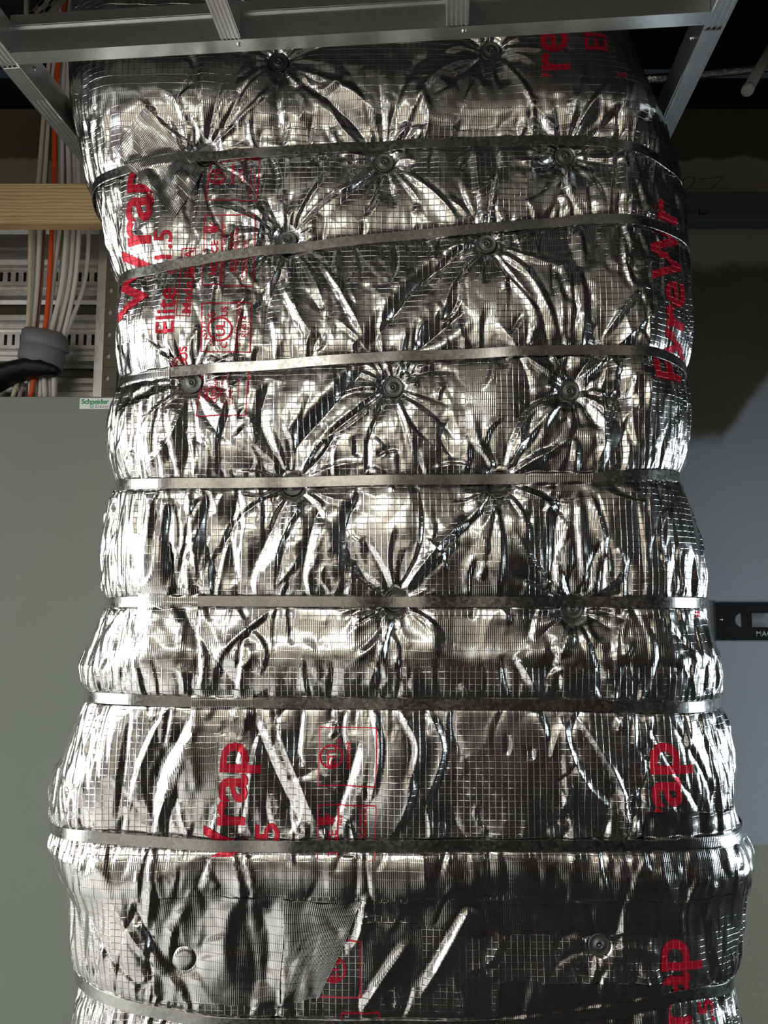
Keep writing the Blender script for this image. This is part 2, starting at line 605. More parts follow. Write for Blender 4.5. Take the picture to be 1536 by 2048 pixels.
# pillow between the bands on the front
front_w = np.cos(TB) ** 2
D = np.zeros((NV, NU))
order = [np.full(NU, 2.95)] + list(BAND_V) + [np.full(NU, 0.35)]
band_dist = np.full((NV, NU), 9.0)
for b in BAND_V:
    band_dist = np.minimum(band_dist, np.abs(VV - b[None, :]))
for hi, lo in zip(order, order[1:]):
    t = (VV - lo[None, :]) / (hi - lo)[None, :]
    ins = (t >= 0) & (t < 1)
    tt = np.clip(t, 0, 1)
    gap = (hi - lo)[None, :]
    D += np.where(ins, np.minimum(0.010, gap * 0.05) * (4 * tt * (1 - tt)) ** 0.9, 0) * front_w
D -= 0.002 * np.exp(-(band_dist / 0.016) ** 2)


def v_at(py): return unproj(806, py, Y0).z


def belt(py_top, py_bot, amp, soft=0.006):
    a, b = v_at(py_top), v_at(py_bot)
    wob = 0.009 * g_noise(0.06, 5.0, abs(int(py_top)))
    return amp / (1 + np.exp((VV + wob - a) / soft)) / (1 + np.exp(-(VV + wob - b) / soft))


# overlapping collars of the wrap
D += belt(-400, 238, 0.012, 0.012) * front_w
D += belt(1288, 1390, 0.007, 0.012) * front_w
D += belt(1296, 1318, 0.0025, 0.006) * front_w
D += belt(1690, 1786, 0.012, 0.012) * front_w
# large soft undulation and puckers
D += 0.0030 * g_noise(0.10, 0.16, 1)
def facets(su, sv, seed, warp):
    """continuous piecewise-flat relief on an irregular triangle lattice: sharp foil creases between flat facets."""
    r = np.random.default_rng(seed)
    x = UU / su + warp * g_noise(0.05, 0.07, seed + 1)
    y = VV / sv + warp * g_noise(0.05, 0.07, seed + 2)
    x = x - x.min() + 1; y = y - y.min() + 1
    T = r.standard_normal((int(y.max()) + 3, int(x.max()) + 3))
    i = np.floor(x).astype(int); j = np.floor(y).astype(int)
    fx = x - i; fy = y - j
    a, b, c, d = T[j, i], T[j, i + 1], T[j + 1, i], T[j + 1, i + 1]
    flip = ((i * 7 + j * 13) % 3) > 0
    h1 = np.where(fx + fy < 1, a + (b - a) * fx + (c - a) * fy, d + (c - d) * (1 - fx) + (b - d) * (1 - fy))
    h2 = np.where(fx > fy, a + (b - a) * fx + (d - b) * fy, a + (c - a) * fy + (d - c) * fx)
    return np.where(flip, h1, h2)


side = np.clip(TB / 0.5, 0, 1)
D += 0.0009 * facets(0.040, 0.085, 31, 0.35)
m5 = np.clip(0.25 + 0.8 * g_noise(0.10, 0.10, 6), 0, 1.5)
D += 0.00055 * facets(0.014, 0.022, 41, 0.4) * m5
puck = -np.abs(g_noise(0.012, 0.075, 3))
D += puck * (0.00015 + 0.0021 * side)

WASHERS_PX = [(558, 130), (980, 107), (407, 305), (768, 317), (1131, 306), (572, 475), (974, 484), (382, 763), (786, 773), (1142, 778), (583, 968), (1000, 961), (791, 1203), (1150, 1217), (1197, 1888), (370, 1915)]
WASHERS = [uv_of(*p) for p in WASHERS_PX]


def crease(pts, w0, w1, h, skew=0.0):
    """sharp-crested fold along a polyline in (u, v); w0..w1 width, h signed height."""
    global D
    pts = np.asarray(pts, float)
    m = max(w0, w1) * 7.0
    ulo, vlo = pts.min(0) - m; uhi, vhi = pts.max(0) + m
    k0, k1 = np.searchsorted(UF, [ulo, uhi]); j0, j1 = np.searchsorted(VF, [vlo, vhi])
    if k1 - k0 < 2 or j1 - j0 < 2: return
    u = UU[j0:j1, k0:k1]; v = VV[j0:j1, k0:k1]
    best = np.full(u.shape, 1e9); bt = np.zeros(u.shape); bs = np.zeros(u.shape)
    seg = np.linalg.norm(np.diff(pts, axis=0), axis=1)
    L = seg.sum(); acc = 0.0
    for i in range(len(seg)):
        a, b = pts[i], pts[i + 1]
        e = (b - a) / max(seg[i], 1e-9)
        al = np.clip((u - a[0]) * e[0] + (v - a[1]) * e[1], 0, seg[i])
        dx = u - a[0] - al * e[0]; dy = v - a[1] - al * e[1]
        d = np.hypot(dx, dy)
        up = d < best
        best = np.where(up, d, best)
        bt = np.where(up, (acc + al) / L, bt)
        bs = np.where(up, dx * -e[1] + dy * e[0], bs)
        acc += seg[i]
    w = w0 + (w1 - w0) * bt
    env = np.clip(np.minimum(bt / 0.15, (1 - bt) / 0.35), 0, 1) ** 0.8
    r = np.sqrt(best ** 2 + (0.12 * w) ** 2) - 0.12 * w
    sd = 1.0 if skew >= 0 else -1.0
    steep = np.where(bs * sd > 0, 1.0, 2.3)          # a pleat: steep on one side, a gentle ramp on the other
    prof = np.exp(-r / (w * steep)) - 0.22 * np.exp(-((bs * sd - 2.4 * w) / (1.1 * w)) ** 2)
    D[j0:j1, k0:k1] += h * env * prof


def bend(a, b, amt, n=7):
    a, b = np.array(a), np.array(b)
    d = b - a; nrm = np.array([-d[1], d[0]])
    t = np.linspace(0, 1, n)[:, None]
    return a + d * t + nrm * amt * np.sin(math.pi * t)


# dimples and radial pleats at every pinned washer
for (wu, wv), (px, py) in zip(WASHERS, WASHERS_PX):
    r = np.hypot(UU - wu, VV - wv)
    strength = 0.5 if py > 1300 else 1.0
    D -= strength * (0.017 * np.exp(-r / 0.050) + 0.008 * np.exp(-(r / 0.024) ** 2))
    n = 19 if strength == 1.0 else 9
    for i in range(n):
        an = 2 * math.pi * (i + rng.uniform(-.35, .35)) / n
        L = rng.uniform(0.06, 0.19) * (0.7 + 0.5 * abs(math.sin(an)))
        p0 = (wu + 0.020 * math.cos(an), wv + 0.020 * math.sin(an))
        p1 = (wu + L * math.cos(an), wv + L * math.sin(an))
        crease(bend(p0, p1, rng.uniform(-.16, .16)), 0.0022, rng.uniform(0.0035, 0.0080), strength * rng.uniform(0.0022, 0.0052) * rng.choice([1, 1, -1]), rng.uniform(-.4, .4))

# pleats gathered under the bands
for bi, b in enumerate(BAND_V):
    u = -0.92
    while u < 0.92:
        k = int(np.clip((u + 0.94) / DU, 0, NU - 1))
        corner = min(1.0, float(TB[int(np.clip((b[k] - VF[0]) / DV, 0, NV - 1)), k]) / 0.5)
        u += rng.uniform(0.010, 0.046) * (1 - 0.62 * corner)
        up = rng.choice([-1, 1])
        L = rng.uniform(0.03, 0.11) + 0.07 * corner * rng.random()
        a = (u, b[k] + up * 0.009)
        e = (u + rng.uniform(-.022, .022), b[k] + up * L)
        crease(bend(a, e, rng.uniform(-.15, .15)), 0.0030, rng.uniform(0.003, 0.0075), rng.uniform(0.0012, 0.0040) * rng.choice([1, -1]), rng.uniform(-.4, .4))

# long gathered folds running down both soft corners
for i in range(430):
    s = rng.choice([-1, 1])
    u = s * (rng.uniform(0.40, 0.80) if i % 3 else rng.uniform(0.26, 0.48))
    v = rng.uniform(0.62, 2.5)
    L = rng.uniform(0.05, 0.17)
    crease(bend((u, v), (u + rng.uniform(-.03, .03), v - L), rng.uniform(-.12, .12)), 0.0028, rng.uniform(0.003, 0.006), rng.uniform(0.0014, 0.0042) * rng.choice([1, -1]), rng.uniform(-.4, .4))
# loose crumples of the front
for i in range(230):
    u = rng.uniform(-0.52, 0.52); v = rng.uniform(0.62, 2.6)
    an = math.pi / 2 + rng.normal(0, 0.5)
    L = rng.uniform(0.02, 0.09)
    crease(bend((u, v), (u + L * math.cos(an), v + L * math.sin(an)), rng.uniform(-.3, .3)), 0.0025, rng.uniform(0.003, 0.008), rng.uniform(0.001, 0.0038) * rng.choice([1, -1]), rng.uniform(-.5, .5))

# the big folds that can be followed by eye: (points, width in mm, height in mm)
FOLDS = [
    ([(565, 540), (536, 620), (532, 690)], 9, -7), ([(540, 760), (524, 850), (570, 945)], 7, -7), ([(945, 500), (850, 560), (790, 630), (735, 700)], 11, -9),
    ([(735, 730), (660, 820), (590, 900), (583, 945)], 10, -9), ([(770, 785), (660, 870), (610, 935)], 6, -6), ([(640, 520), (690, 600), (735, 690)], 7, 6),
    ([(560, 560), (600, 640), (640, 690)], 7, 5), ([(935, 620), (860, 680), (800, 720)], 9, -7), ([(1000, 500), (1070, 570), (1120, 690)], 6, 7),
    ([(1000, 540), (1060, 610), (1075, 670)], 6, 5), ([(1155, 540), (1165, 620), (1160, 740)], 6, 7), ([(1135, 540), (1140, 640), (1130, 740)], 5, 5),
    ([(1160, 740), (1230, 640), (1300, 560)], 5, 5), ([(1160, 760), (1250, 680), (1320, 610)], 5, 4), ([(1165, 790), (1215, 860), (1190, 940)], 9, 6),
    ([(1120, 800), (1060, 870), (1000, 940)], 8, 6), ([(1230, 760), (1250, 860), (1210, 940)], 16, -7), ([(740, 330), (650, 400), (590, 455)], 6, -5),
    ([(800, 335), (880, 400), (935, 470)], 6, 5), ([(770, 345), (735, 420)], 5, 5), ([(775, 345), (790, 415)], 5, -5), ([(700, 160), (640, 190), (590, 140)], 5, 5),
    ([(590, 150), (700, 190), (760, 240)], 9, 6), ([(610, 170), (700, 240), (750, 300)], 7, -6), ([(960, 120), (870, 160), (800, 270)], 6, 5),
    ([(420, 985), (412, 1080), (447, 1180)], 7, -6), ([(475, 990), (462, 1080), (478, 1185)], 8, -7), ([(575, 990), (525, 1100), (488, 1190)], 8, -8),
    ([(612, 990), (560, 1090), (545, 1190)], 6, 6), ([(720, 985), (690, 1080), (745, 1180)], 10, -8), ([(640, 1010), (615, 1100), (600, 1190)], 7, -6),
    ([(940, 1030), (860, 1110), (800, 1190)], 7, 7), ([(915, 1080), (840, 1150), (810, 1195)], 5, 5), ([(1120, 990), (1108, 1090), (1112, 1190)], 9, -8),
    ([(1158, 985), (1160, 1080), (1175, 1190)], 5, 7), ([(1180, 985), (1205, 1080), (1220, 1190)], 5, 6), ([(990, 1000), (1000, 1100), (992, 1190)], 5, 5),
    ([(345, 1010), (338, 1100), (368, 1230)], 7, -7), ([(380, 990), (385, 1080), (400, 1190)], 6, 6), ([(310, 985), (300, 1080), (290, 1190)], 6, 5),
    ([(270, 830), (275, 900), (290, 960)], 5, -5), ([(330, 830), (340, 900), (345, 960)], 6, -6), ([(375, 800), (378, 880), (370, 960)], 9, -6),
    ([(745, 1420), (760, 1500), (742, 1600)], 6, 6), ([(800, 1420), (835, 1490), (815, 1580)], 7, 7), ([(858, 1425), (885, 1500), (845, 1620)], 7, 7),
    ([(830, 1560), (800, 1640), (775, 1680)], 8, 6), ([(720, 1480), (690, 1580), (660, 1670)], 8, -6), ([(505, 1430), (550, 1540), (610, 1670)], 8, -8),
    ([(545, 1430), (590, 1540), (640, 1660)], 7, 6), ([(1118, 1430), (1165, 1560), (1265, 1655)], 6, 6), ([(1150, 1430), (1200, 1500), (1260, 1610)], 5, 5),
    ([(1290, 1440), (1350, 1550), (1420, 1650)], 5, -6), ([(1340, 1440), (1400, 1540), (1440, 1640)], 5, -5), ([(260, 1420), (250, 1530), (235, 1640)], 6, -6),
    ([(330, 1420), (280, 1540), (255, 1640)], 7, 6), ([(380, 1430), (320, 1560), (300, 1650)], 8, -7), ([(940, 1810), (890, 1900), (835, 2000)], 9, 8),
    ([(815, 1880), (760, 1960), (720, 2030)], 7, 7), ([(735, 1780), (720, 1860), (700, 1900)], 7, 6), ([(270, 1800), (320, 1900), (400, 2010)], 6, -6),
    ([(230, 1800), (290, 1900), (380, 2000)], 5, 5), ([(180, 1820), (230, 1920), (330, 2010)], 5, -4), ([(520, 1800), (540, 1900), (520, 2000)], 14, -8),
    ([(470, 1790), (450, 1880), (470, 1990)], 14, 6), ([(340, 1180), (420, 1300), (480, 1380)], 8, -6), ([(390, 1230), (410, 1320), (400, 1390)], 6, 6),
    ([(540, 1220), (450, 1300), (420, 1385)], 7, 5), ([(1290, 1230), (1310, 1300), (1300, 1390)], 5, -6), ([(1330, 1250), (1390, 1320), (1410, 1390)], 6, -5),
    ([(1030, 1310), (1060, 1360), (1075, 1400)], 6, 6), ([(1000, 1310), (1010, 1360), (1020, 1400)], 6, -5), ([(880, 1180), (720, 1250), (690, 1300)], 8, 5),
    ([(1420, 1000), (1405, 1090), (1400, 1180)], 5, -4), ([(1270, 990), (1280, 1090), (1290, 1190)], 5, -4), ([(1330, 980), (1345, 1080), (1350, 1190)], 5, -4),
]
for pl, w, h in FOLDS:
    if h < 0 and w >= 7:              # the deep valleys
        w, h = w * 1.7, h * 1.5
    q = [uv_of(*p) for p in pl]
    q = [Vector((a, b, 0)) for a, b in q]
    sp = smooth_pts(q, 12)
    crease([(p.x, p.y) for p in sp], max(w * 0.6, 4.2) * 1e-3, max(w * 0.8, 4.8) * 1e-3, h * 0.85e-3, rng.uniform(-.3, .3))

# the bands flatten what lies below them
for b in BAND_V:
    dv = VV - b[None, :]
    D -= 0.0028 * np.exp(-(dv / 0.010) ** 4)
# fade at the far sides
fade = np.clip((0.94 - np.abs(UU)) / 0.05, 0, 1) * np.clip((VV - 0.58) / 0.04, 0, 1) * np.clip((2.78 - VV) / 0.04, 0, 1)
D *= fade


def dilate(a, n=1):
    r = a.copy()
    for _ in range(n):
        q = r.copy()
        q[1:] = np.maximum(q[1:], r[:-1]); q[:-1] = np.maximum(q[:-1], r[1:])
        q[:, 1:] = np.maximum(q[:, 1:], r[:, :-1]); q[:, :-1] = np.maximum(q[:, :-1], r[:, 1:])
        r = q
    return r


def blur(a, n):
    k = np.ones(n) / n
    a = np.apply_along_axis(lambda x: np.convolve(np.pad(x, n // 2, mode='edge'), k, 'valid')[:len(x)], 0, a)
    return np.apply_along_axis(lambda x: np.convolve(np.pad(x, n // 2, mode='edge'), k, 'valid')[:len(x)], 1, a)


DM = dilate(D, 1)

# height of the bands themselves
BAND_H = []
STRAP = np.full((NV, NU), -1.0)
for b in BAND_V:
    near = np.abs(VV - b[None, :]) < 0.011
    h = np.where(near, D, -1).max(0)
    w = 9
    hp = np.pad(h, w, mode='edge')
    h = np.max([hp[i:i + NU] for i in range(2 * w + 1)], axis=0)
    h = smooth1(h, 61) + 0.0012
    BAND_H.append(h)
    STRAP = np.where(near, np.maximum(STRAP, h[None, :] + 0.001), STRAP)


def bil(A, u, v):
    fu = np.clip((u - UF[0]) / DU, 0, NU - 1.001); fv = np.clip((v - VF[0]) / DV, 0, NV - 1.001)
    k = fu.astype(int); j = fv.astype(int); a = fu - k; b = fv - j
    return (A[j, k] * (1 - a) + A[j, k + 1] * a) * (1 - b) + (A[j + 1, k] * (1 - a) + A[j + 1, k + 1] * a) * b


def on_surface(u, v, h):
    P, N, t = section(u, v)
    return P + N * h[..., None]


def grid_mesh(name, P, U, V, mat, close=False):
    nv, nu = P.shape[:2]
    idx = np.arange(nv * nu).reshape(nv, nu)
    q = np.stack([idx[:-1, :-1], idx[:-1, 1:], idx[1:, 1:], idx[1:, :-1]], -1).reshape(-1, 4)
    me = bpy.data.meshes.new(name)
    me.vertices.add(nv * nu)
    me.vertices.foreach_set('co', P.reshape(-1).astype(np.float32))
    me.loops.add(q.size)
    me.loops.foreach_set('vertex_index', q.reshape(-1).astype(np.int32))
    me.polygons.add(len(q))
    me.polygons.foreach_set('loop_start', np.arange(0, q.size, 4, dtype=np.int32))
    me.polygons.foreach_set('loop_total', np.full(len(q), 4, dtype=np.int32))
    me.polygons.foreach_set('use_smooth', np.ones(len(q), dtype=bool))
    me.update(calc_edges=True)
    uvl = me.uv_layers.new(name='wrap')
    UVV = np.stack([U, V], -1).reshape(-1, 2)[q.reshape(-1)]
    uvl.data.foreach_set('uv', UVV.reshape(-1).astype(np.float32))
    me.materials.append(mat)
    return me


for b, h in zip(BAND_V, BAND_H):
    D = np.minimum(D, h[None, :] - 0.0010 + np.maximum(np.abs(VV - b[None, :]) - 0.0105, 0) * 0.9)

W_H = []
for wu, wv in WASHERS:
    r = np.hypot(UU - wu, VV - wv)
    h = float(np.percentile(D[r < 0.019], 60))
    W_H.append(h)
    D = np.minimum(D, h - 0.0012 + np.maximum(r - 0.0195, 0) * 1.3)
DM = dilate(D, 1)
DT = np.maximum(blur(dilate(D, 2), 5), DM)
DS = np.maximum(blur(dilate(np.maximum(D, STRAP), 3), 9), np.maximum(DM, STRAP + 0.001))

duct = empty('wrapped_duct', (0, 0, 0), 'tall rectangular duct wrapped in crinkled silver foil insulation, cinched by steel bands', 'duct')

# jacket: fine in view, coarse round the back and out of frame
UB = np.concatenate([np.linspace(-1.95, -0.97, 40), UF, np.linspace(0.97, 1.95, 40)])
VB = np.concatenate([np.linspace(0.0, 0.55, 28), VF, np.linspace(2.81, 3.5, 35)])
UA, VA = np.meshgrid(UB, VB)
DA = np.zeros(UA.shape)
DA[28:28 + NV, 40:40 + NU] = D
PA = on_surface(UA, VA, DA)
PA[:, :, 1] = np.minimum(PA[:, :, 1], 2.02)      # the flat back of the wrap
xs = PA[:, :, 0]
back = PA[:, :, 1] >= 2.0199
ov = np.maximum(np.abs(UA) - 1.15, 0)
PA[:, :, 0] = np.where(back, XC + (xs - XC) * np.clip(1 - ov / 0.78, 0, 1), xs)
jacket = link('foil_jacket', grid_mesh('foil_jacket', PA, UA, VA, M_FOIL), None, duct)


def band_mesh(name, b, h, half=0.0100, th=0.0009):
    step = 3
    u = UF[::step]; bb = b[::step]; hh = h[::step]
    ue = np.concatenate([np.linspace(-1.04, -0.945, 6), u, np.linspace(0.945, 1.04, 6)])
    be = np.concatenate([np.full(6, bb[0]), bb, np.full(6, bb[-1])])
    he = np.concatenate([np.full(6, hh[0]), hh, np.full(6, hh[-1])])
    rows = []
    for dv, dh in ((-half, -0.0012), (-half, th), (-half * 0.97, th + .0002), (half * 0.97, th + .0002), (half, th), (half, -0.0012)):
        rows.append(on_surface_ref(ue, be, be + dv, he + dh))
    P = np.stack(rows, 0)
    U = np.tile(ue, (6, 1)); V = np.stack([be + d for d in (-half, -half, -half, half, half, half)], 0)
    me = grid_mesh(name, P, U, V, M_BAND)
    me.polygons.foreach_set('use_smooth', np.zeros(len(me.polygons), dtype=bool))
    return me


def on_surface_ref(u, vref, v, h):
    """like on_surface, but uses the section at vref so that a stiff band stays upright."""
    P, N, t = section(u, vref)
    P = P + N * h[..., None]
    P[..., 2] = v
    return P


for b, h in zip(BAND_V, BAND_H):
    link('steel_band', band_mesh('steel_band', b, h), None, duct)

# ---- pinned washers
bm = bmesh.new()
add_lathe(bm, [(0.0190, -0.0010), (0.0195, 0.0000), (0.0190, 0.0012), (0.0178, 0.0014), (0.0160, 0.0004), (0.0085, 0.0010), (0.0070, 0.0030), (0.0052, 0.0034), (0.0036, 0.0010), (0.0034, -0.004)], 36)
ME_WASHER = bm_mesh('pin_washer', bm, True); ME_WASHER.materials.append(M_WASHER)
bm = bmesh.new()
add_lathe(bm, [(0.0030, -0.006), (0.0030, 0.0020), (0.0020, 0.0036), (0.0, 0.0040)], 12)
ME_PIN = bm_mesh('pin_tip', bm, True); ME_PIN.materials.append(M_PIN)
for i, ((wu, wv), (px, py)) in enumerate(zip(WASHERS, WASHERS_PX)):
    covered = i == 15
    h = W_H[i]
    P, N, t = section(np.array([wu]), np.array([wv]))
    n = Vector(N[0]); p = Vector(P[0]) + n * (h + 0.0012)
    tilt = Vector((rng.uniform(-.10, .10), 0, rng.uniform(-.10, .10)))
    q = (n + tilt).normalized().to_track_quat('Z', 'Y')
    w = link('pin_washer', ME_WASHER, None, duct, p)
    w.rotation_mode = 'QUATERNION'; w.rotation_quaternion = q
    if not covered:
        link('pin_tip', ME_PIN, None, w)
    else:
        D_disc = (wu, wv, h)

# ---- strips and patches of foil tape lying on the jacket (corners in the photograph's frame)
TAPES = [
    ([(150, 172), (1300, 165), (1345, 250), (158, 262)], 0, 'horizontal'),
    ([(294, 227), (408, 338), (352, 440), (232, 306)], 3, 'slanted'),
    ([(238, 690), (338, 700), (342, 780), (236, 830)], 2, 'bandend'),
    ([(935, 520), (990, 520), (996, 955), (930, 955)], 0, 'vertical'),
    ([(1058, 330), (1185, 330), (1197, 945), (1062, 945)], 0, 'vertical'),
    ([(1050, 928), (1184, 926), (1184, 990), (1050, 1005)], 2, 'bandpatch'),
    ([(915, 1022), (1058, 1022), (1052, 1192), (912, 1192)], 0, 'vertical'),
    ([(1100, 1000), (1196, 1000), (1200, 1192), (1096, 1192)], 0, 'vertical'),
    ([(272, 1070), (342, 1085), (350, 1245), (276, 1240)], 2, 'bandpatch'),
    ([(342, 1176), (393, 1176), (394, 1240), (345, 1240)], 2, 'bandpatch'),
    ([(205, 1236), (1412, 1240), (1446, 1335), (162, 1332)], 0, 'horizontal'),
    ([(384, 1378), (506, 1378), (506, 1462), (380, 1462)], 2, 'bandpatch'),
    ([(312, 1487), (440, 1482), (438, 1592), (315, 1596)], 1, 'patch'),
    ([(110, 1712), (1500, 1716), (1494, 1792), (132, 1790)], 0, 'horizontal'),
    ([(1285, 1620), (1476, 1605), (1502, 1716), (1282, 1722)], 2, 'bandpatch'),
    ([(310, 1790), (570, 1790), (560, 2010), (315, 2000)], 1, 'patch'),
    ([(570, 1800), (724, 1800), (640, 1990), (565, 2010)], 1, 'patch'),
    ([(724, 1842), (845, 1838), (842, 1966), (728, 1970)], 1, 'patch'),
    ([(640, 1792), (1480, 1800), (1478, 1870), (940, 1866)], 0, 'horizontal'),
    ([(996, 1962), (1338, 1966), (1334, 2080), (1000, 2080)], 2, 'bandpatch'),
]
for ti, (c, mode, nm) in enumerate(TAPES):
    q = np.array([uv_of(*p) for p in c])
    if nm == 'horizontal':                     # level belts
        q[:2, 1] = v_at(0.5 * (c[0][1] + c[1][1])); q[2:, 1] = v_at(0.5 * (c[2][1] + c[3][1]))
    wid = max(np.hypot(*(q[1] - q[0])), np.hypot(*(q[2] - q[3])))
    hei = max(np.hypot(*(q[3] - q[0])), np.hypot(*(q[2] - q[1])))
    nu = max(4, int(wid / 0.0026)); nv = max(4, int(hei / 0.0026))
    s, t = np.meshgrid(np.linspace(0, 1, nu), np.linspace(0, 1, nv))
    uv = (q[0] * (1 - s)[..., None] + q[1] * s[..., None]) * (1 - t)[..., None] + (q[3] * (1 - s)[..., None] + q[2] * s[..., None]) * t[..., None]
    u, v = uv[..., 0], uv[..., 1]
    # slightly uneven hand-cut edges
    v = v + 0.0022 * np.sin(u * 37 + ti) * (np.abs(t - .5) * 2) + 0.0012 * np.sin(u * 141 + 2 * ti) * (np.abs(t - .5) * 2)
    u = u + 0.0018 * np.sin(v * 41 + ti) * (np.abs(s - .5) * 2)
    h = bil(DM if mode == 0 else DT, u, v) + 0.0010
    if mode == 2:
        st = bil(np.maximum(STRAP, DM), u, v) + 0.0012
        h = np.maximum(h, st)
    if mode == 3:
        h = bil(DS, u, v) + 0.0015
    if mode == 1:
        h = h + 0.0008
    # rim of the tape tucked down on the jacket
    P = on_surface(u, v, h)
    if mode in (1, 3):
        u, v = s * wid, -t * hei          # a patch cut off the roll keeps the roll's own weave direction
    me = grid_mesh('foil_tape', P[::-1], u[::-1], v[::-1], M_TAPE)
    o = link('foil_tape', me, None, duct)
# the washer that lies under the tape shows as a raised disc
wu, wv, wh = D_disc
bm = bmesh.new()
P, N, t = section(np.array([wu]), np.array([wv]))
qz = Vector(N[0]).to_track_quat('Z', 'Y').to_matrix().to_4x4()
add_lathe(bm, [(0.0235, 0.0), (0.0205, 0.0022), (0.0195, 0.0032), (0.010, 0.0034), (0.0, 0.0036)], 30, Matrix.Translation(Vector(P[0]) + Vector(N[0]) * (wh + 0.0030)) @ qz)
me = bm_mesh('tape_covered_disc', bm, True)
uvl = me.uv_layers.new(name='wrap')
for lp in me.loops:
    co = me.vertices[lp.vertex_index].co
    uvl.data[lp.index].uv = (co.x, co.z)
link('tape_covered_disc', me, M_TAPE, duct)

# ---- red print, laid on the jacket
_dg = None


def glyph_tris(text, size, bold=0.0, spacing=1.0, slant=0.0, align='LEFT'):
    cu = bpy.data.curves.new('t', 'FONT')
    cu.body = text; cu.size = size; cu.offset = bold * size; cu.space_character = spacing; cu.shear = slant
    cu.align_x = align; cu.resolution_u = 3
    o = bpy.data.objects.new('t', cu)
    COL.objects.link(o)
    bpy.context.view_layer.update()
    me = bpy.data.meshes.new_from_object(o.evaluated_get(bpy.context.evaluated_depsgraph_get()))
    bpy.data.objects.remove(o); bpy.data.curves.remove(cu)
    bm = bmesh.new(); bm.from_mesh(me); bpy.data.meshes.remove(me)
    return bm


def lay(bm, fn, name, mat=None, parent=None, maxedge=0.0042, off=0.0008, extra=None):
    """subdivide the flat outline and lay it on the jacket; fn maps local x,y arrays to wrap u,v."""
    bmesh.ops.triangulate(bm, faces=bm.faces)
    for _ in range(7):
        es = [e for e in bm.edges if e.calc_length() > maxedge]
        if not es: break
        bmesh.ops.subdivide_edges(bm, edges=es, cuts=1, use_grid_fill=False)
        bmesh.ops.triangulate(bm, faces=[f for f in bm.faces if len(f.verts) > 3])
    me = bpy.data.meshes.new(name)
    bm.to_mesh(me); bm.free()
    n = len(me.vertices)
    co = np.empty(n * 3, np.float32); me.vertices.foreach_get('co', co); co = co.reshape(-1, 3).astype(float)
    u, v = fn(co[:, 0], co[:, 1])
    P = on_surface(u, v, bil(DM, u, v) + off)
    me.vertices.foreach_set('co', P.reshape(-1).astype(np.float32))
    uvl = me.uv_layers.new(name='wrap')
    li = np.empty(len(me.loops), np.int32); me.loops.foreach_get('vertex_index', li)
    uvl.data.foreach_set('uv', np.stack([u, v], -1)[li].reshape(-1).astype(np.float32))
    me.polygons.foreach_set('use_smooth', np.ones(len(me.polygons), dtype=bool))
    me.update()
    return link(name, me, mat or M_INK, parent or duct)


def upward(px, py, lean=0.0, sx=1.0, sy=1.0):
    """text that reads upward: baseline start at the pixel, letter tops towards the left."""
    u0, v0 = uv_of(px, py)
    c, s = math.cos(lean), math.sin(lean)

    def fn(x, y):
        x = x * sx; y = y * sy
        return u0 - (y * c - x * s), v0 + (x * c + y * s)
    return fn


def word(text, px, py, cap_px, label, bold=0.02, lean=0.0, sx=1.0, spacing=1.0, slant=0.0, name='printed_word', cut_px=None):
    size = cap_px * 0.95e-3 / 0.72
    bm = glyph_tris(text, size, bold, spacing, slant)
    if cut_px is not None:      # the part below this height is covered by a later strip of wrap
        x_cut = (py - cut_px) * 0.95e-3 / sx
        bmesh.ops.bisect_plane(bm, geom=bm.verts[:] + bm.edges[:] + bm.faces[:], plane_co=(x_cut, 0, 0), plane_no=(-1, 0, 0), clear_outer=True)
    o = lay(bm, upward(px, py, lean, sx), name)
    if label: o['label'] = label
    return o


def rects_bm(rects):
    bm = bmesh.new()
    for a, b, c, d in rects:
        vs = [bm.verts.new((a, b, 0)), bm.verts.new((c, b, 0)), bm.verts.new((c, d, 0)), bm.verts.new((a, d, 0))]
        bm.faces.new(vs)
    return bm


def frame_print(c, label, rules=(), th=0.0021):
    """rectangular printed outline between pixel corners TL, TR, BR, BL; rules: fractions across for a dividing line."""
    q = np.array([uv_of(*p) for p in c])
    W = np.hypot(*(q[1] - q[0])); H = np.hypot(*(q[3] - q[0]))
    r = [(0, 0, W, th), (0, H - th, W, H), (0, th, th, H - th), (W - th, th, W, H - th)]
    for f in rules: r.append((W * f, th, W * f + th, H - th))
    bm = rects_bm(r)

    def fn(x, y):
        s, t = x / W, y / H
        uv = (q[0] * (1 - s)[:, None] + q[1] * s[:, None]) * (1 - t)[:, None] + (q[3] * (1 - s)[:, None] + q[2] * s[:, None]) * t[:, None]
        return uv[:, 0], uv[:, 1]
    o = lay(bm, fn, 'printed_frame')
    o['label'] = label
    return o


def ring_bm(r0, r1, n=40):
    bm = bmesh.new()
    A = [bm.verts.new((r0 * math.cos(2 * math.pi * k / n), r0 * math.sin(2 * math.pi * k / n), 0)) for k in range(n)]
    B = [bm.verts.new((r1 * math.cos(2 * math.pi * k / n), r1 * math.sin(2 * math.pi * k / n), 0)) for k in range(n)]
    for k in range(n):
        bm.faces.new((A[k], B[k], B[(k + 1) % n], A[(k + 1) % n]))
    return bm


def join_bm(a, b, off=(0, 0)):
    me = bpy.data.meshes.new('j'); b.to_mesh(me); b.free()
    n0 = len(a.verts)
    a.from_mesh(me); bpy.data.meshes.remove(me)
    a.verts.ensure_lookup_table()
    for v in a.verts[n0:]:
        v.co.x += off[0]; v.co.y += off[1]
    return a


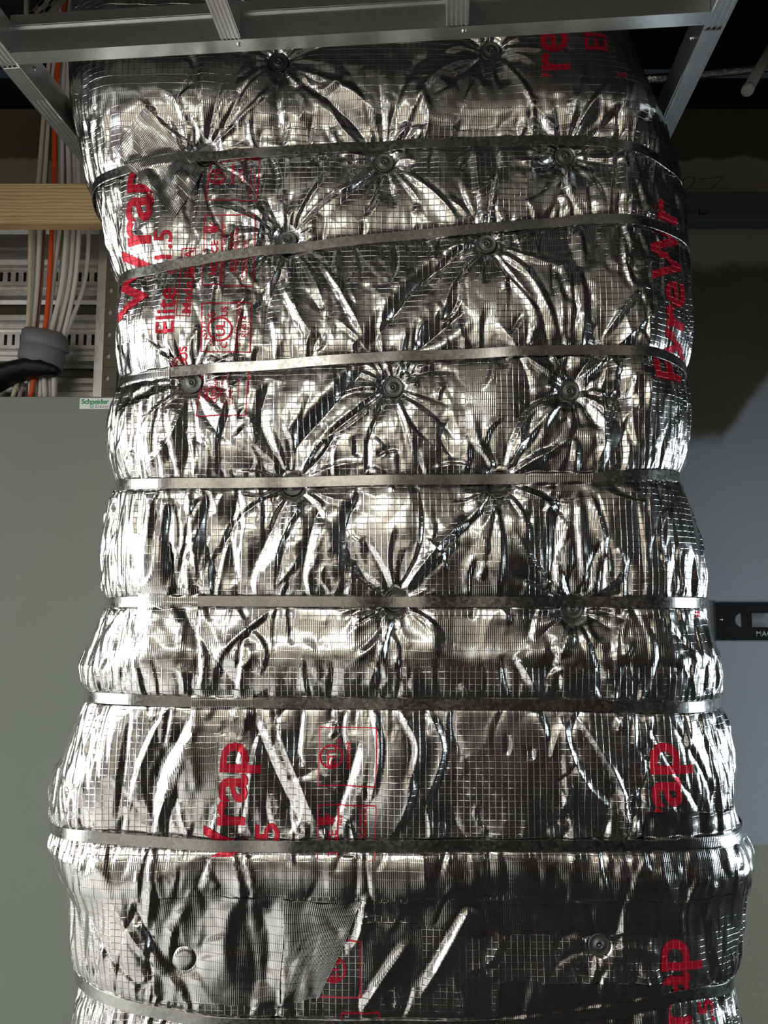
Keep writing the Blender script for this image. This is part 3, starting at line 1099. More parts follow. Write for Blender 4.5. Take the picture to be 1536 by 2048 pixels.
def seal(px, py, r_px, inner, label, arc=None, lr=None, bold=0.03):
    """round certification mark: ring, letters inside, lettering round it."""
    R = r_px * 0.95e-3
    bm = ring_bm(R * 0.84, R)
    tb = glyph_tris(inner, R * 1.05, bold, 0.95, align='CENTER')
    bm = join_bm(bm, tb, (0, -R * 0.38))
    if lr:
        for tx, ox in ((lr[0], -R * 1.28), (lr[1], R * 1.42)):
            t2 = glyph_tris(tx, R * 0.72, 0.025, 1.0, align='CENTER')
            bm = join_bm(bm, t2, (ox, -R * 0.55))
    if arc:
        n = len(arc)
        for i, ch in enumerate(arc):
            an = math.pi * (0.86 - 0.72 * i / (n - 1))
            t2 = glyph_tris(ch, R * 0.50, 0.02, 1.0, align='CENTER')
            bmesh.ops.rotate(t2, cent=(0, 0, 0), matrix=Matrix.Rotation(an - math.pi / 2, 3, 'Z'), verts=t2.verts)
            bm = join_bm(bm, t2, (R * 1.16 * math.cos(an), R * 1.16 * math.sin(an)))
    o = lay(bm, upward(px, py), 'printed_seal')
    o['label'] = label
    return o


# big brand lettering
word('Wrap', 296, 632, 84, 'large red word on the soft corner beside the cables', 0.016, 0.02, 1.24, 0.95)
word('Elite', 350, 672, 40, 'red product line beneath the large word', 0.016, 0.02, 1.05)
word('1.5', 342, 528, 40, 'red figures of the product line', 0.018, 0.03, 1.1)
word('\u00ae', 350, 548, 18, 'small red registered mark', 0.0)
word('FyreWr', 1364, 775, 92, 'large red word running up the soft corner', 0.016, 0.0, 1.02, 0.95)
word('yre', 1137, 200, 88, 'large red word under the metal rail', 0.016, -0.05, 0.9, cut_px=158)
word('El', 1207, 118, 47, 'red letters under the metal rail', 0.018, -0.05)
word('S', 1243, 168, 20, 'small red letter in a curl', 0.01)
word('E-', 256, 218, 36, 'red letters high on the wrap', 0.016, -0.12)
word('Wrap', 482, 1802, 80, 'large red word across the lower band', 0.016, 0.03, 1.17, 0.95, cut_px=1719)
word('1.5', 556, 1748, 46, 'red figures crossing the lower band', 0.018, 0.0, 1.25, cut_px=1719)
word('rap', 1362, 1670, 84, 'large red word in the dark foil', 0.016, -0.02, 1.15, cut_px=1624)
word('rap', 1384, 2060, 82, 'large red word at the foot of the wrap', 0.016, -0.02, 1.15, 0.95)
word('1.5', 1434, 2080, 36, 'red figures at the foot of the wrap', 0.018, 0, 1.2)
word('UL', 1404, 1250, 22, None, 0.03)
word('Made in', 384, 632, 19, 'small red words in a narrow frame', 0.012, sx=1.25)
word('USA', 385, 548, 19, None, 0.012, sx=1.1)
frame_print([(363, 497), (392, 495), (382, 637), (355, 636)], 'narrow red frame', (), 0.0018)
word('US', 374, 722, 18, None, 0.02)
word('\u00a9', 372, 742, 30, None, 0.0)

# certification and notice panels
frame_print([(418, 318), (520, 314), (515, 405), (411, 402)], 'red outlined certificate panel', (), 0.0018)
seal(434, 354, 18, 'ETL', 'round red mark of three letters', None, None, 0.012)
word('Intertek', 468, 370, 11, None, 0.01)
word('Listed', 482, 362, 7, None, 0.0)
word('duct wrap', 490, 366, 7, None, 0.0)
word('Product complies with listing', 502, 396, 5, None, 0.0, sx=0.85)
word('Test report on file', 509, 396, 5, None, 0.0)
frame_print([(409, 432), (513, 434), (508, 577), (405, 573)], 'red outlined notice panel', (0.34,), 0.0018)
word('NOTICE', 434, 553, 15, 'red heading of the notice panel', 0.018, sx=1.0)
word('FIRE RESISTIVE DUCT ENCLOSURE', 450, 566, 7.5, None, 0.005, sx=0.80)
word('DO NOT REMOVE', 467, 545, 7.5, None, 0.01, sx=1.0)
word('LIFE SAFETY APPLICATION', 476, 552, 7.5, None, 0.01, sx=0.85)
word('Contact us for fire rated', 488, 565, 7, None, 0.0, sx=0.95)
word('repair when necessary', 496, 555, 7, None, 0.0)
word('L.L.C.', 508, 555, 5, None, 0.0)
frame_print([(404, 609), (505, 608), (502, 707), (402, 706)], 'red outlined panel of the round classified mark', (), 0.0021)
seal(442, 661, 26, 'UL', 'large round red classified mark', 'CLASSIFIED', ('C', 'US'), 0.02)
word('FIRE RESISTIVE DUCT WRAP MATERIALS', 477, 702, 5, None, 0.0, sx=0.82)
word('SEE UL FIRE RESISTANCE DIRECTORY', 483, 696, 5, None, 0.0, sx=0.82)
word('R14514', 494, 678, 11, 'red serial number', 0.01, sx=0.95)
word('UL EPH45641', 500, 672, 4.5, None, 0.0)
frame_print([(402, 738), (500, 730), (494, 834), (393, 835)], 'red outlined panel of the small classified mark', (), 0.0018)
seal(427, 786, 15, 'UL', 'small round red classified mark', 'CLASSIFIED', ('C', 'US'), 0.02)
word('THERMAL ACOUSTIC', 446, 806, 4.5, None, 0.0)
word('FIRE RESISTANCE CLASSIFICATION', 456, 815, 4.5, None, 0.0, sx=0.85)
word('SEE LISTING', 464, 813, 4.5, None, 0.0)
word('DESIGN NO', 467, 813, 4.5, None, 0.0)
word('OF INSULATION', 480, 800, 4.5, None, 0.0)
frame_print([(638, 1453), (754, 1453), (752, 1572), (636, 1570)], 'red outlined certificate panel between the lower bands', (), 0.0020)
seal(663, 1512, 23, 'ETL', 'round red three-letter mark between the lower bands', None, None, 0.012)
word('Intertek', 702, 1538, 12, None, 0.01)
word('US', 681, 1490, 8, None, 0.01)
frame_print([(636, 1607), (753, 1608), (750, 1719), (634, 1719)], 'red outlined notice panel crossed by the lower band', (0.34,), 0.0020)
word('FIRE', 686, 1650, 8, None, 0.0)
word('for installation', 724, 1676, 7, None, 0.0)
word('when necessary', 733, 1676, 7, None, 0.0)
word('NOTICE', 672, 1748, 16, None, 0.018, cut_px=1719)
frame_print([(638, 1873), (722, 1876), (722, 1994), (640, 1992)], 'red outlined certificate panel near the foot', (), 0.0020)
seal(667, 1936, 24, 'ETL', 'round red three-letter mark near the foot', None, None)
frame_print([(682, 2024), (760, 2022), (758, 2120), (680, 2120)], 'red outlined notice panel at the foot', (), 0.0020)


def hand_print(px, py, s, label):
    bm = bmesh.new()
    n = 18
    c = bm.verts.new((0, 0, 0))
    ring = [bm.verts.new((0.30 * s * math.cos(2 * math.pi * k / n), 0.33 * s * math.sin(2 * math.pi * k / n), 0)) for k in range(n)]
    for k in range(n): bm.faces.new((c, ring[k], ring[(k + 1) % n]))
    for fx, ft in ((-0.24, 0.86), (-0.09, 1.0), (0.06, 1.0), (0.21, 0.88)):
        f = bmesh.ops.create_grid(bm, x_segments=1, y_segments=3, size=0.5, matrix=Matrix.Translation((fx * s, (0.15 + ft) / 2 * s, 0)) @ Matrix.Diagonal((0.11 * s, (ft - 0.15) * s, 1, 1)))
    bmesh.ops.create_grid(bm, x_segments=1, y_segments=3, size=0.5, matrix=Matrix.Translation((0.40 * s, 0.26 * s, 0)) @ Matrix.Rotation(-0.65, 4, 'Z') @ Matrix.Diagonal((0.13 * s, 0.48 * s, 1, 1)))
    o = lay(bm, upward(px, py), 'printed_hand')
    o['label'] = label


hand_print(431, 460, 0.024, 'red open hand in the notice panel')
hand_print(661, 1640, 0.024, 'red open hand above the lower band')

# ------------------------------------------------------------------ metal ceiling grid in front of the duct
PSI = math.atan((890 - 768) / F_PX)
H_GRID = unproj(700, 97, 1.355).z


def on_grid(px, py, H=None):
    """point of the horizontal plane of the grid's underside seen at a pixel, in grid coordinates (across, along)."""
    H = H_GRID if H is None else H
    a = unproj(px, py, 1.0) - Vector((0, 0, EYE))
    p = a * ((H - EYE) / a.z)
    c, s = math.cos(PSI), math.sin(PSI)
    return Vector((p.x * c - p.y * s, p.x * s + p.y * c))


GM = Matrix.Translation((0, 0, H_GRID)) @ Matrix.Rotation(-PSI, 4, 'Z')
le = 0.5 * (on_grid(0, 130).x + on_grid(155, 318).x)      # left rail, outer edge
li = 0.5 * (on_grid(41, 135).x + on_grid(148, 265).x)     # left rail, inner edge
re_ = 0.5 * (on_grid(1478, 0).x + on_grid(1340, 275).x)
ri = 0.5 * (on_grid(1418, 31).x + on_grid(1323, 240).x)
yf = 0.5 * (on_grid(500, 100).y + on_grid(1000, 73).y)    # front rail flange, far edge
yn = 0.5 * (on_grid(500, 76).y + on_grid(1000, 47).y)     # near edge


def grid_thing(name, label):
    e = empty(name, (0, 0, 0), label, 'metal rail')
    e.matrix_world = GM
    return e


def gbox(name, lo, hi, parent, mat=None, bevel=0.0):
    return box_obj(name, lo, hi, mat or M_FRAME, parent, bevel)


def ribbed_flange(parent, xa, xb, ya, yb, n=4, name='ribbed_flange'):
    """sheet flange whose underside carries rolled ribs."""
    bm = bmesh.new()
    w = xb - xa
    prof = [(xa, 0.0)]
    for i in range(n):
        c = xa + w * (i + 0.5) / n; h = w / n * 0.30
        prof += [(c - h, 0.0), (c - h * .6, -0.0022), (c + h * .6, -0.0022), (c + h, 0.0)]
    prof.append((xb, 0.0))
    top = [(x, z + 0.0015) for x, z in prof]
    loop = prof + top[::-1]
    A = [bm.verts.new((x, ya, z)) for x, z in loop]
    B = [bm.verts.new((x, yb, z)) for x, z in loop]
    m = len(loop)
    for k in range(m):
        bm.faces.new((A[k], A[(k + 1) % m], B[(k + 1) % m], B[k]))
    q = len(prof)
    for k in range(q - 1):
        for S in (A, B):
            bm.faces.new((S[k], S[k + 1], S[m - 2 - k], S[m - 1 - k]))
    return link(name, bm_mesh(name, bm), M_FRAME, parent)


rail = grid_thing('cross_rail', 'bent sheet steel cross rail spanning in front of the foil duct top')
gbox('flange', (li + .001, yn, -0.0016), (ri - .001, yf, 0.0), rail)
bm = bmesh.new()
add_box(bm, (li + .001, yn, 0.0002), (ri - .001, yn + 0.0015, 0.050))
add_box(bm, (li + .001, yn - 0.004, 0.0495), (ri - .001, yn + 0.0015, 0.052))
link('web', bm_mesh('web', bm), M_FRAME, rail)
gbox('upper_lip', (li + .001, yn - 0.0045, 0.052), (ri - .001, yn - 0.003, 0.074), rail)
bm = bmesh.new()
add_lathe(bm, [(0.0, -0.0035), (0.0022, -0.0034), (0.0042, -0.0018), (0.0046, 0.0)], 16)
ME_SCREW = bm_mesh('screw', bm, True); ME_SCREW.materials.append(M_SCREW)
for sx_, sy_ in ((478, 87), (928, 60)):
    g = on_grid(sx_, sy_)
    link('screw', ME_SCREW, None, rail, (g.x, g.y, -0.0016))

for name, xa, xb, inn, yend, lab in (('side_rail', le, li, 1, on_grid(150, 312).y + 0.012, 'ribbed steel side rail on the cable side of the foil duct'),
                                    ('side_rail', ri, re_, -1, on_grid(1338, 277).y + 0.008, 'ribbed steel side rail on the dark plaster side of the foil duct')):
    r = grid_thing(name, lab)
    ribbed_flange(r, xa, xb, 0.55, yend, 4)
    wx = xb if inn > 0 else xa
    gbox('web', (wx - (0.0015 if inn > 0 else 0), 0.55, 0.0016), (wx + (0 if inn > 0 else 0.0015), yend, 0.062), r)
    gbox('upper_flange', (wx - (0.03 if inn > 0 else 0), 0.55, 0.062), (wx + (0 if inn > 0 else 0.03), yend, 0.0635), r)
    ox = xa if inn > 0 else xb
    gbox('edge_lip', (ox - (0 if inn > 0 else 0.0015), 0.55, 0.0016), (ox + (0.0015 if inn > 0 else 0), yend, 0.012), r)
    pm = 0.006
    j0 = on_grid(43, 131).y if inn > 0 else on_grid(1408, 57).y
    j1 = on_grid(92, 197).y if inn > 0 else on_grid(1384, 147).y
    gbox('joint_plate', (xa + (pm if inn > 0 else -.001), j0, -0.0046), (xb + (.001 if inn > 0 else -pm), j1, -0.0026), r, None, 0.0006)
    gg = on_grid(92, 160) if inn > 0 else on_grid(1345, 120)
    s = link('screw', ME_SCREW, None, r, (wx + (0.0005 if inn > 0 else -0.0005), (j0 + j1) / 2, 0.030))
    s.rotation_euler = (0, -math.pi / 2 if inn > 0 else math.pi / 2, 0)

for (xa_px, xb_px, yy), lab in (((440, 481, 74), 'ribbed steel furring stud nearer the cables, above the cross rail'), ((891, 937, 50), 'ribbed steel furring stud nearer the white pipe, above the cross rail')):
    st = grid_thing('furring_stud', lab)
    a = on_grid(xa_px, yy).x; b = on_grid(xb_px, yy).x
    ribbed_flange(st, a, b, 0.55, yn - 0.002, 5)
    gbox('web', (b - 0.0015, 0.55, 0.0016), (b, yn - 0.006, 0.048), st)
    gbox('web', (a, 0.55, 0.0016), (a + 0.0015, yn - 0.006, 0.048), st)

# ------------------------------------------------------------------ left background: timber, cables, tray, cabinet
def wood_material():
    k = NT('pine_timber')
    c = k.mapping(k.coord(), (1.2, 14, 14))
    n = k.noise(c, 3.5, 5, 0.6)
    wv = k.n('ShaderNodeTexWave', wave_type='BANDS', bands_direction='Z')
    wv.inputs['Scale'].default_value = 9; wv.inputs['Distortion'].default_value = 5; wv.inputs['Detail'].default_value = 3
    k.l(k.mapping(k.coord(), (0.6, 4, 3.2)), wv.inputs['Vector'])
    f = k.math('ADD', k.math('MULTIPLY', n, 0.6), k.math('MULTIPLY', wv.outputs[0], 0.4))
    k.l(k.ramp(f, [(0.2, (0.52, 0.33, 0.15)), (0.55, (0.76, 0.55, 0.28)), (0.85, (0.86, 0.66, 0.38))]), k.b.inputs['Base Color'])
    k.b.inputs['Roughness'].default_value = 0.6
    k.l(k.bump(n, 0.0008), k.b.inputs['Normal'])
    return k.m


M_WOOD = wood_material()
M_CABINET = simple('cabinet_enamel', (0.18, 0.205, 0.175), 0.45, 0, 0.04, 2.5, 0.0004)
M_LABEL = simple('label_white', (0.80, 0.84, 0.80), 0.4, 0, 0.03, 30)
M_GREEN = simple('label_green', (0.03, 0.32, 0.10), 0.45, 0, 0.05, 40)
M_GREYTXT = simple('label_grey_green', (0.20, 0.26, 0.22), 0.5, 0, 0.05, 40)
M_CABLE = simple('white_cable_sheath', (0.86, 0.83, 0.77), 0.45, 0, 0.06, 12)
M_CABLE2 = simple('grey_cable_sheath', (0.70, 0.67, 0.63), 0.45, 0, 0.06, 12)
M_CREAM = simple('cream_cable_sheath', (0.80, 0.71, 0.54), 0.45, 0, 0.06, 12)
M_PINK = simple('pink_cable_sheath', (0.55, 0.36, 0.31), 0.45, 0, 0.06, 12)
M_RED = simple('red_stripe', (0.55, 0.06, 0.04), 0.45, 0, 0.06, 12)
M_ORANGE = simple('orange_cable_sheath', (0.95, 0.11, 0.015), 0.4, 0, 0.05, 12)
M_GREYTAPE = simple('grey_tape', (0.24, 0.24, 0.25), 0.5, 0, 0.10, 18, 0.002)
M_BLACK = simple('black_plastic', (0.012, 0.012, 0.013), 0.38, 0, 0.2, 14, 0.004, (1, 4, 4))
M_OLIVE = simple('olive_primer', (0.17, 0.155, 0.10), 0.6, 0, 0.08, 9)
M_DARKSTEEL = simple('dark_steel', (0.15, 0.17, 0.195), 0.5, 0.3, 0.08, 9)
M_PIPE = simple('white_pipe', (0.55, 0.53, 0.49), 0.5, 0, 0.05, 12)
M_PLATE = simple('black_plate', (0.004, 0.004, 0.005), 0.85, 0, 0.1, 20)
M_PENCIL = simple('pencil_mark', (0.05, 0.045, 0.035), 0.8, 0, 0.1, 20)
M_WHITETXT = simple('white_print', (0.62, 0.63, 0.64), 0.5, 0, 0.05, 20)
M_ROLLER = simple('grey_roller', (0.30, 0.32, 0.34), 0.4, 0, 0.05, 20)


def pz(py, Y, px=150): return unproj(px, py, Y).z


def px_x(px, Y, py=600): return unproj(px, py, Y).x


# timber rail
YT = 2.20
a = unproj(0, 446, YT); b = unproj(190, 366, YT)
box = box_obj('timber_rail', (-1.75, YT, a.z), (-0.55, YT + 0.045, b.z), M_WOOD, None, 0.003)
tag(box, 'pale pine timber rail fixed level across the cables', 'timber')

# cabinet
YC = 2.09
cab = empty('switchboard_cabinet', (-1.3, YC, 0), 'grey-green enamelled switchboard cabinet standing beside the foil duct', 'cabinet')
zt = pz(793, YC)
xl, xr = -2.3 + 1.3, px_x(330, YC) + 1.3
box_obj('body', (xl, 0.012, 0.0), (xr, 0.40, zt - 0.004), M_CABINET, cab, 0.002)
box_obj('door', (xl + .002, 0.0, 0.03), (xr - .002, 0.0115, zt), M_CABINET, cab, 0.002)
s0 = unproj(160, 796, YC); s1 = unproj(262, 818, YC)
lab = box_obj('name_label', (s0.x + 1.3, -0.0012, s1.z), (s1.x + 1.3, 0.0, s0.z), M_LABEL, cab, 0.0006)
lab['label'] = 'white maker label with green lettering'


def flat_text(text, size, mat, name, parent, loc, bold=0.0, spacing=1.0, rx=math.pi / 2, scale=(1, 1, 1)):
    bm = glyph_tris(text, size, bold, spacing)
    r = bmesh.ops.extrude_face_region(bm, geom=bm.faces[:])
    vs = [g for g in r['geom'] if isinstance(g, bmesh.types.BMVert)]
    bmesh.ops.translate(bm, vec=(0, 0, 0.0004), verts=vs)
    o = link(name, bm_mesh(name, bm), mat, parent, loc)
    o.rotation_euler = (rx, 0, 0)
    o.scale = scale
    return o


p = unproj(163, 808, YC)
flat_text('Schneider', 0.0195, M_GREEN, 'label_word', lab, (p.x + 1.3, -0.0014, p.z), 0.022, 0.98)
p = unproj(191, 816, YC)
flat_text('Electric', 0.0125, M_GREYTXT, 'label_word', lab, (p.x + 1.3, -0.0014, p.z), 0.0, 1.25)
bm = ring_bm(0.0040, 0.0062, 20)
o = link('label_emblem', bm_mesh('label_emblem', bm), M_GREEN, lab, (unproj(184, 813, YC).x + 1.3, -0.0016, unproj(184, 812, YC).z))
o.rotation_euler = (math.pi / 2, 0, 0); o.scale = (0.8, 1.0, 1)

# slotted cable tray rungs on the wall
YR = 2.46
XR0, XR1 = px_x(-60, YR), px_x(196, YR)
tray = empty('cable_tray', (0, 0, 0), 'galvanised slotted cable tray fixed to the wall behind the cables', 'cable tray')
RUNGS = [
    [(438, 30), (446, 4), (458, 4), (464, 16), (474, 16), (478, 4), (494, 4), (498, 22)],
    [(499, 22), (504, 2), (519, 2), (526, 14), (533, 14), (537, 0), ('slot', 545, 563), (570, 0), (573, 13), (578, 13), (582, 1), (591, 1), (597, 14), (605, 18)],
    [(626, 22), (630, 2), (640, 2), (646, 13), (655, 13), (660, 0), ('slot', 669, 690), (697, 0), (701, 12), (708, 12), (713, 1), (722, 1), (728, 12), (734, 18)],
    [(753, 22), (757, 1), (766, 1), (772, 13), (779, 13), (784, 2), (810, 2), (818, 18)],
]
for rg in RUNGS:
    bm = bmesh.new()
    prev = None

    def strip(xa, xb, z0, d0, z1_, d1):
        vs = [bm.verts.new((xa, YR + d0, z0)), bm.verts.new((xb, YR + d0, z0)), bm.verts.new((xb, YR + d1, z1_)), bm.verts.new((xa, YR + d1, z1_))]
        bm.faces.new(vs)
    i = 0
    pts = rg
    while i < len(pts):
        e = pts[i]
        if e[0] == 'slot':
            zp, dp = prev
            za, zb = pz(e[1], YR), pz(e[2], YR)
            strip(XR0, XR1, zp, dp, za, 0.0)
            pitch = 16.3 * 1.62e-3; wslot = 6.3 * 1.62e-3
            x = XR0
            while x < XR1:
                strip(x, min(x + pitch - wslot, XR1), za, 0.0, zb, 0.0)
                x += pitch
            prev = (zb, 0.0)
        else:
            z, d = pz(e[0], YR), e[1] * 1e-3
            if prev: strip(XR0, XR1, prev[0], prev[1], z, d)
            prev = (z, d)
        i += 1
    bmesh.ops.remove_doubles(bm, verts=bm.verts, dist=0.0004)
    o = link('slotted_rung', bm_mesh('slotted_rung', bm), M_TRAY, tray)
    sol = o.modifiers.new('sheet', 'SOLIDIFY'); sol.thickness = 0.0014; sol.offset = 1

# upright bar and punched angle
YU = 2.42
bar = box_obj('flat_bar', (px_x(193, YU), YU, pz(830, YU)), (px_x(211, YU), YU + 0.006, pz(430, YU)), M_TRAY, None, 0.001)
tag(bar, 'upright galvanised flat bar closing the end of the cable tray', 'bar')
ang = empty('punched_angle', (0, 0, 0), 'upright olive punched angle with round holes beside the flat bar', 'angle bracket')
bm = bmesh.new()
XA0, XA1 = px_x(212, YU), px_x(240, YU)
hys = [452, 496, 539, 582, 626, 670, 713, 757, 800]
for i, hy in enumerate(hys):
    za = pz(hy - 21.8, YU); zb = pz(hy + 21.8, YU); cx = px_x(221, YU); cz = pz(hy, YU); rr = 4.6 * 1.585e-3
    n = 16
    ring = [bm.verts.new((cx + rr * math.cos(2 * math.pi * k / n), YU, cz + 1.25 * rr * math.sin(2 * math.pi * k / n))) for k in range(n)]
    outr = []
    for k in range(n):
        c, s = math.cos(2 * math.pi * k / n), math.sin(2 * math.pi * k / n)
        m = max(abs(c), abs(s)); c, s = c / m, s / m
        outr.append(bm.verts.new((cx + (XA1 - cx if c > 0 else cx - XA0) * c, YU, cz + (za - cz if s > 0 else cz - zb) * s)))
    for k in range(n):
        bm.faces.new((ring[k], ring[(k + 1) % n], outr[(k + 1) % n], outr[k]))
bmesh.ops.remove_doubles(bm, verts=bm.verts, dist=0.0003)
o = link('punched_face', bm_mesh('punched_face', bm), M_OLIVE, ang)
sol = o.modifiers.new('sheet', 'SOLIDIFY'); sol.thickness = 0.003
box_obj('return_face', (XA1 - .003, YU + .0031, pz(820, YU)), (XA1, YU + 0.04, pz(432, YU)), M_OLIVE, ang)
hole_fill = box_obj('pale_hole_fill', (XA0, YU + .0036, pz(820, YU)), (XA1 - .004, YU + 0.006, pz(432, YU)), M_LABEL, ang)  # pale strip added so the holes look bright, as if lit behind

# cables: x positions down the run (y = -30, 180, 366, 446, 560, 655, 720, 800), depth offset, thickness, material
CY = [-40, 180, 366, 446, 560, 655, 720, 800]
CAB = [
    ([118, 92, 76, 62, 60, 55, 46, 24], 0.00, 5.2, M_CREAM, 'cream cable, outermost of the bundle away from the duct'),
    ([122, 97, 83, 70, 68, 63, 52, 38], 0.012, 5.0, M_CABLE2, 'grey cable tucked close beside the cream cable'),
    ([128, 101, 88, 81, 75, 66, 60, 62], 0.00, 6.0, M_CABLE, 'white cable between the cream cable and the pinkish cable'),
    ([126, 104, 92, 89, 83, 74, 66, 52], 0.008, 4.2, M_PINK, 'pinkish cable with a thin red stripe in the bundle'),
    ([134, 112, 108, 104, 99, 90, 74, 60], 0.010, 5.6, M_ORANGE, 'bright orange cable running down among the white cables'),
    ([140, 120, 121, 114, 108, 90, 76, 72], 0.004, 5.4, M_CABLE, 'white cable directly beside the orange cable on its duct side'),
    ([142, 126, 124, 121, 105, 97, 84, 80], -0.004, 5.4, M_CABLE, 'white cable, second from the orange cable towards the duct'),
    ([146, 130, 133, 128, 121, 108, 92, 86], 0.008, 5.2, M_CABLE2, 'grey cable, third from the orange cable towards the duct'),
    ([150, 135, 138, 134, 125, 104, 88, 90], 0.00, 5.6, M_CABLE, 'white cable, fourth from the orange cable towards the duct'),
    ([152, 140, 143, 141, 131, 117, 98, 96], 0.010, 5.0, M_CABLE2, 'grey cable, fifth from the orange cable towards the duct'),
    ([156, 146, 149, 147, 139, 118, 100, 100], 0.00, 5.6, M_CABLE, 'white cable, sixth from the orange cable towards the duct'),
    ([160, 150, 153, 153, 146, 126, 106, 104], 0.006, 5.4, M_CABLE, 'white cable, seventh from the orange cable towards the duct'),
    ([162, 154, 158, 159, 151, 131, 110, 108], -0.003, 5.4, M_CABLE, 'white cable, eighth from the orange cable, next to the bowing one'),
    ([166, 158, 166, 177, 170, 138, 114, 110], 0.004, 5.0, M_CABLE, 'white cable bowing away from the bundle towards the duct'),
]
YCB = 2.345
for ci, (xs_, dy, r_, m_, lab_) in enumerate(CAB):
    dy = (0.0, 0.0230, 0.0115, 0.0345)[ci % 4]
    pts = smooth_pts([unproj(x, y, YCB + dy) for x, y in zip(xs_, CY)], 34)
    o = link('cable', tube_mesh('cable', pts, r_ * 1.40e-3, 8, 0.62), m_)
    shared = 'white sheathed cable hanging in the bundle behind the timber' if m_ is M_CABLE else 'grey sheathed cable hanging in the bundle behind the timber'
    tag(o, lab_ or shared, 'cable', 'cables in the hanging bundle')
    if m_ is M_PINK:
        sp = [q + Vector((0, -0.0045, 0)) for q in pts]
        link('red_stripe', tube_mesh('red_stripe', sp, 0.0013, 6), M_RED, o)


def lofted(name, secs, mat, n=28, ripple=0.0, seed=1):
    """secs: (centre, axis-a vector, axis-b vector) elliptic sections."""
    rr = random.Random(seed)
    ph = [rr.uniform(0, 6.28) for _ in range(6)]
    bm = bmesh.new(); rings = []
    for i, (c, A, B) in enumerate(secs):
        ring = []
        for k in range(n):
            t = 2 * math.pi * k / n
            f = 1 + ripple * (math.sin(3 * t + ph[0] + i * 0.9) + 0.6 * math.sin(7 * t + ph[1] - i * 1.7) + 0.4 * math.sin(11 * t + ph[2] + i * 2.3))
            ring.append(bm.verts.new(Vector(c) + (Vector(A) * math.cos(t) + Vector(B) * math.sin(t)) * f))
        rings.append(ring)
    for P_, Q_ in zip(rings, rings[1:]):
        for k in range(n):
            bm.faces.new((P_[k], P_[(k + 1) % n], Q_[(k + 1) % n], Q_[k]))
    bm.faces.new(rings[0]); bm.faces.new(rings[-1])
    return bm_mesh(name, bm, True)


def sec(xl_, yl_, xr_, yr_, dep, Y=2.35):
    a, b = unproj(xl_, yl_, Y), unproj(xr_, yr_, Y)
    return ((a + b) / 2, (b - a) / 2, Vector((0, dep, 0)))


tp = empty('cable_wrap', (0, 0, 0), 'crumpled grey tape wrapped round the cable bundle above the black sleeve', 'tape')
link('upper_turn', lofted('upper_turn', [sec(50, 656, 128, 668, .03), sec(46, 662, 133, 676, .05), sec(45, 676, 136, 690, .055), sec(43, 690, 138, 703, .055), sec(44, 692, 136, 706, .04)], M_GREYTAPE, 28, 0.012, 3), M_GREYTAPE, tp)
link('lower_turn', lofted('lower_turn', [sec(46, 684, 130, 696, .04), sec(42, 694, 131, 712, .052), sec(38, 706, 127, 728, .052), sec(36, 716, 121, 744, .05), sec(38, 718, 118, 746, .03)], M_GREYTAPE, 28, 0.014, 5), M_GREYTAPE, tp)


def vsec(x, yt, yb, dep, Y=2.335):
    a, b = unproj(x, yt, Y), unproj(x, yb, Y)
    return ((a + b) / 2, (a - b) / 2, Vector((0, dep, 0)))


sl = link('black_sleeve', lofted('black_sleeve', [vsec(118, 736, 748, .02), vsec(108, 728, 754, .03), vsec(90, 718, 756, .04), vsec(60, 716, 757, .042), vsec(30, 722, 766, .042), vsec(0, 728, 782, .042), vsec(-40, 732, 800, .042), vsec(-90, 740, 820, .042)], M_BLACK, 28, 0.03, 8), M_BLACK)
tag(sl, 'glossy black plastic sleeve leading out of the grey tape', 'sleeve')

# pipe and strut far up behind the grid
o = link('conduit', tube_mesh('conduit', [unproj(53, -60, 2.3), unproj(53, 40, 2.3), unproj(52, 120, 2.3)], 0.008, 10), M_PIPE)
tag(o, 'thin grey conduit dropping behind the corner of the metal grid', 'conduit')
M1 = Matrix.Translation(unproj(86, 15, 2.25)) @ Matrix.Rotation(math.radians(38), 4, 'Y')
st = empty('slotted_strut', (0, 0, 0), 'short slanting slotted strut seen above the cross rail', 'strut')
bm = bmesh.new()
for za, zb in ((-0.16, -0.03), (-0.005, 0.02), (0.045, 0.16)):
    add_box(bm, (-0.02, 0, za), (0.02, 0.003, zb), M1)
for xa in (-0.02, 0.010):
    add_box(bm, (xa, 0, -0.16), (xa + 0.010, 0.003, 0.16), M1)
link('slotted_face', bm_mesh('slotted_face', bm), M_TRAY, st)
for xa in (-0.022, 0.020):
    bm = bmesh.new(); add_box(bm, (xa, 0, -0.16), (xa + 0.002, 0.025, 0.16), M1)
    link('strut_side', bm_mesh('strut_side', bm), M_TRAY, st)

# ------------------------------------------------------------------ right background
led = empty('steel_channel', (0, 0, 0), 'dark steel channel fixed level across the plaster wall', 'channel')
YL = 2.45
box_obj('channel_face', (px_x(1250, YL), YL, pz(428, YL)), (2.4, YL + .05, pz(383, YL)), M_DARKSTEEL, led, 0.002)
box_obj('channel_lip', (px_x(1250, YL), YL - 0.012, pz(444, YL)), (2.4, YL + .05, pz(429, YL)), M_DARKSTEEL, led, 0.002)
box_obj('clip', (px_x(1401, YL), YL - 0.014, pz(433, YL)), (px_x(1419, YL), YL - .0121, pz(430.5, YL)), M_PLATE, led)
box_obj('clip_stem', (px_x(1406.5, YL), YL - 0.004, pz(430, YL)), (px_x(1408, YL), YL - .001, pz(419, YL)), M_PLATE, led)
pm = empty('pencil_marking', unproj(1366, 386, 2.4985), 'thin pencilled figures on the plaster above the steel channel', 'marking')
pts2 = [(1362, 366), (1370, 357), (1384, 354), (1390, 360), (1384, 370), (1372, 380), (1366, 386)]
pts7 = [(1398, 358), (1420, 357), (1446, 353), (1434, 366), (1421, 379)]
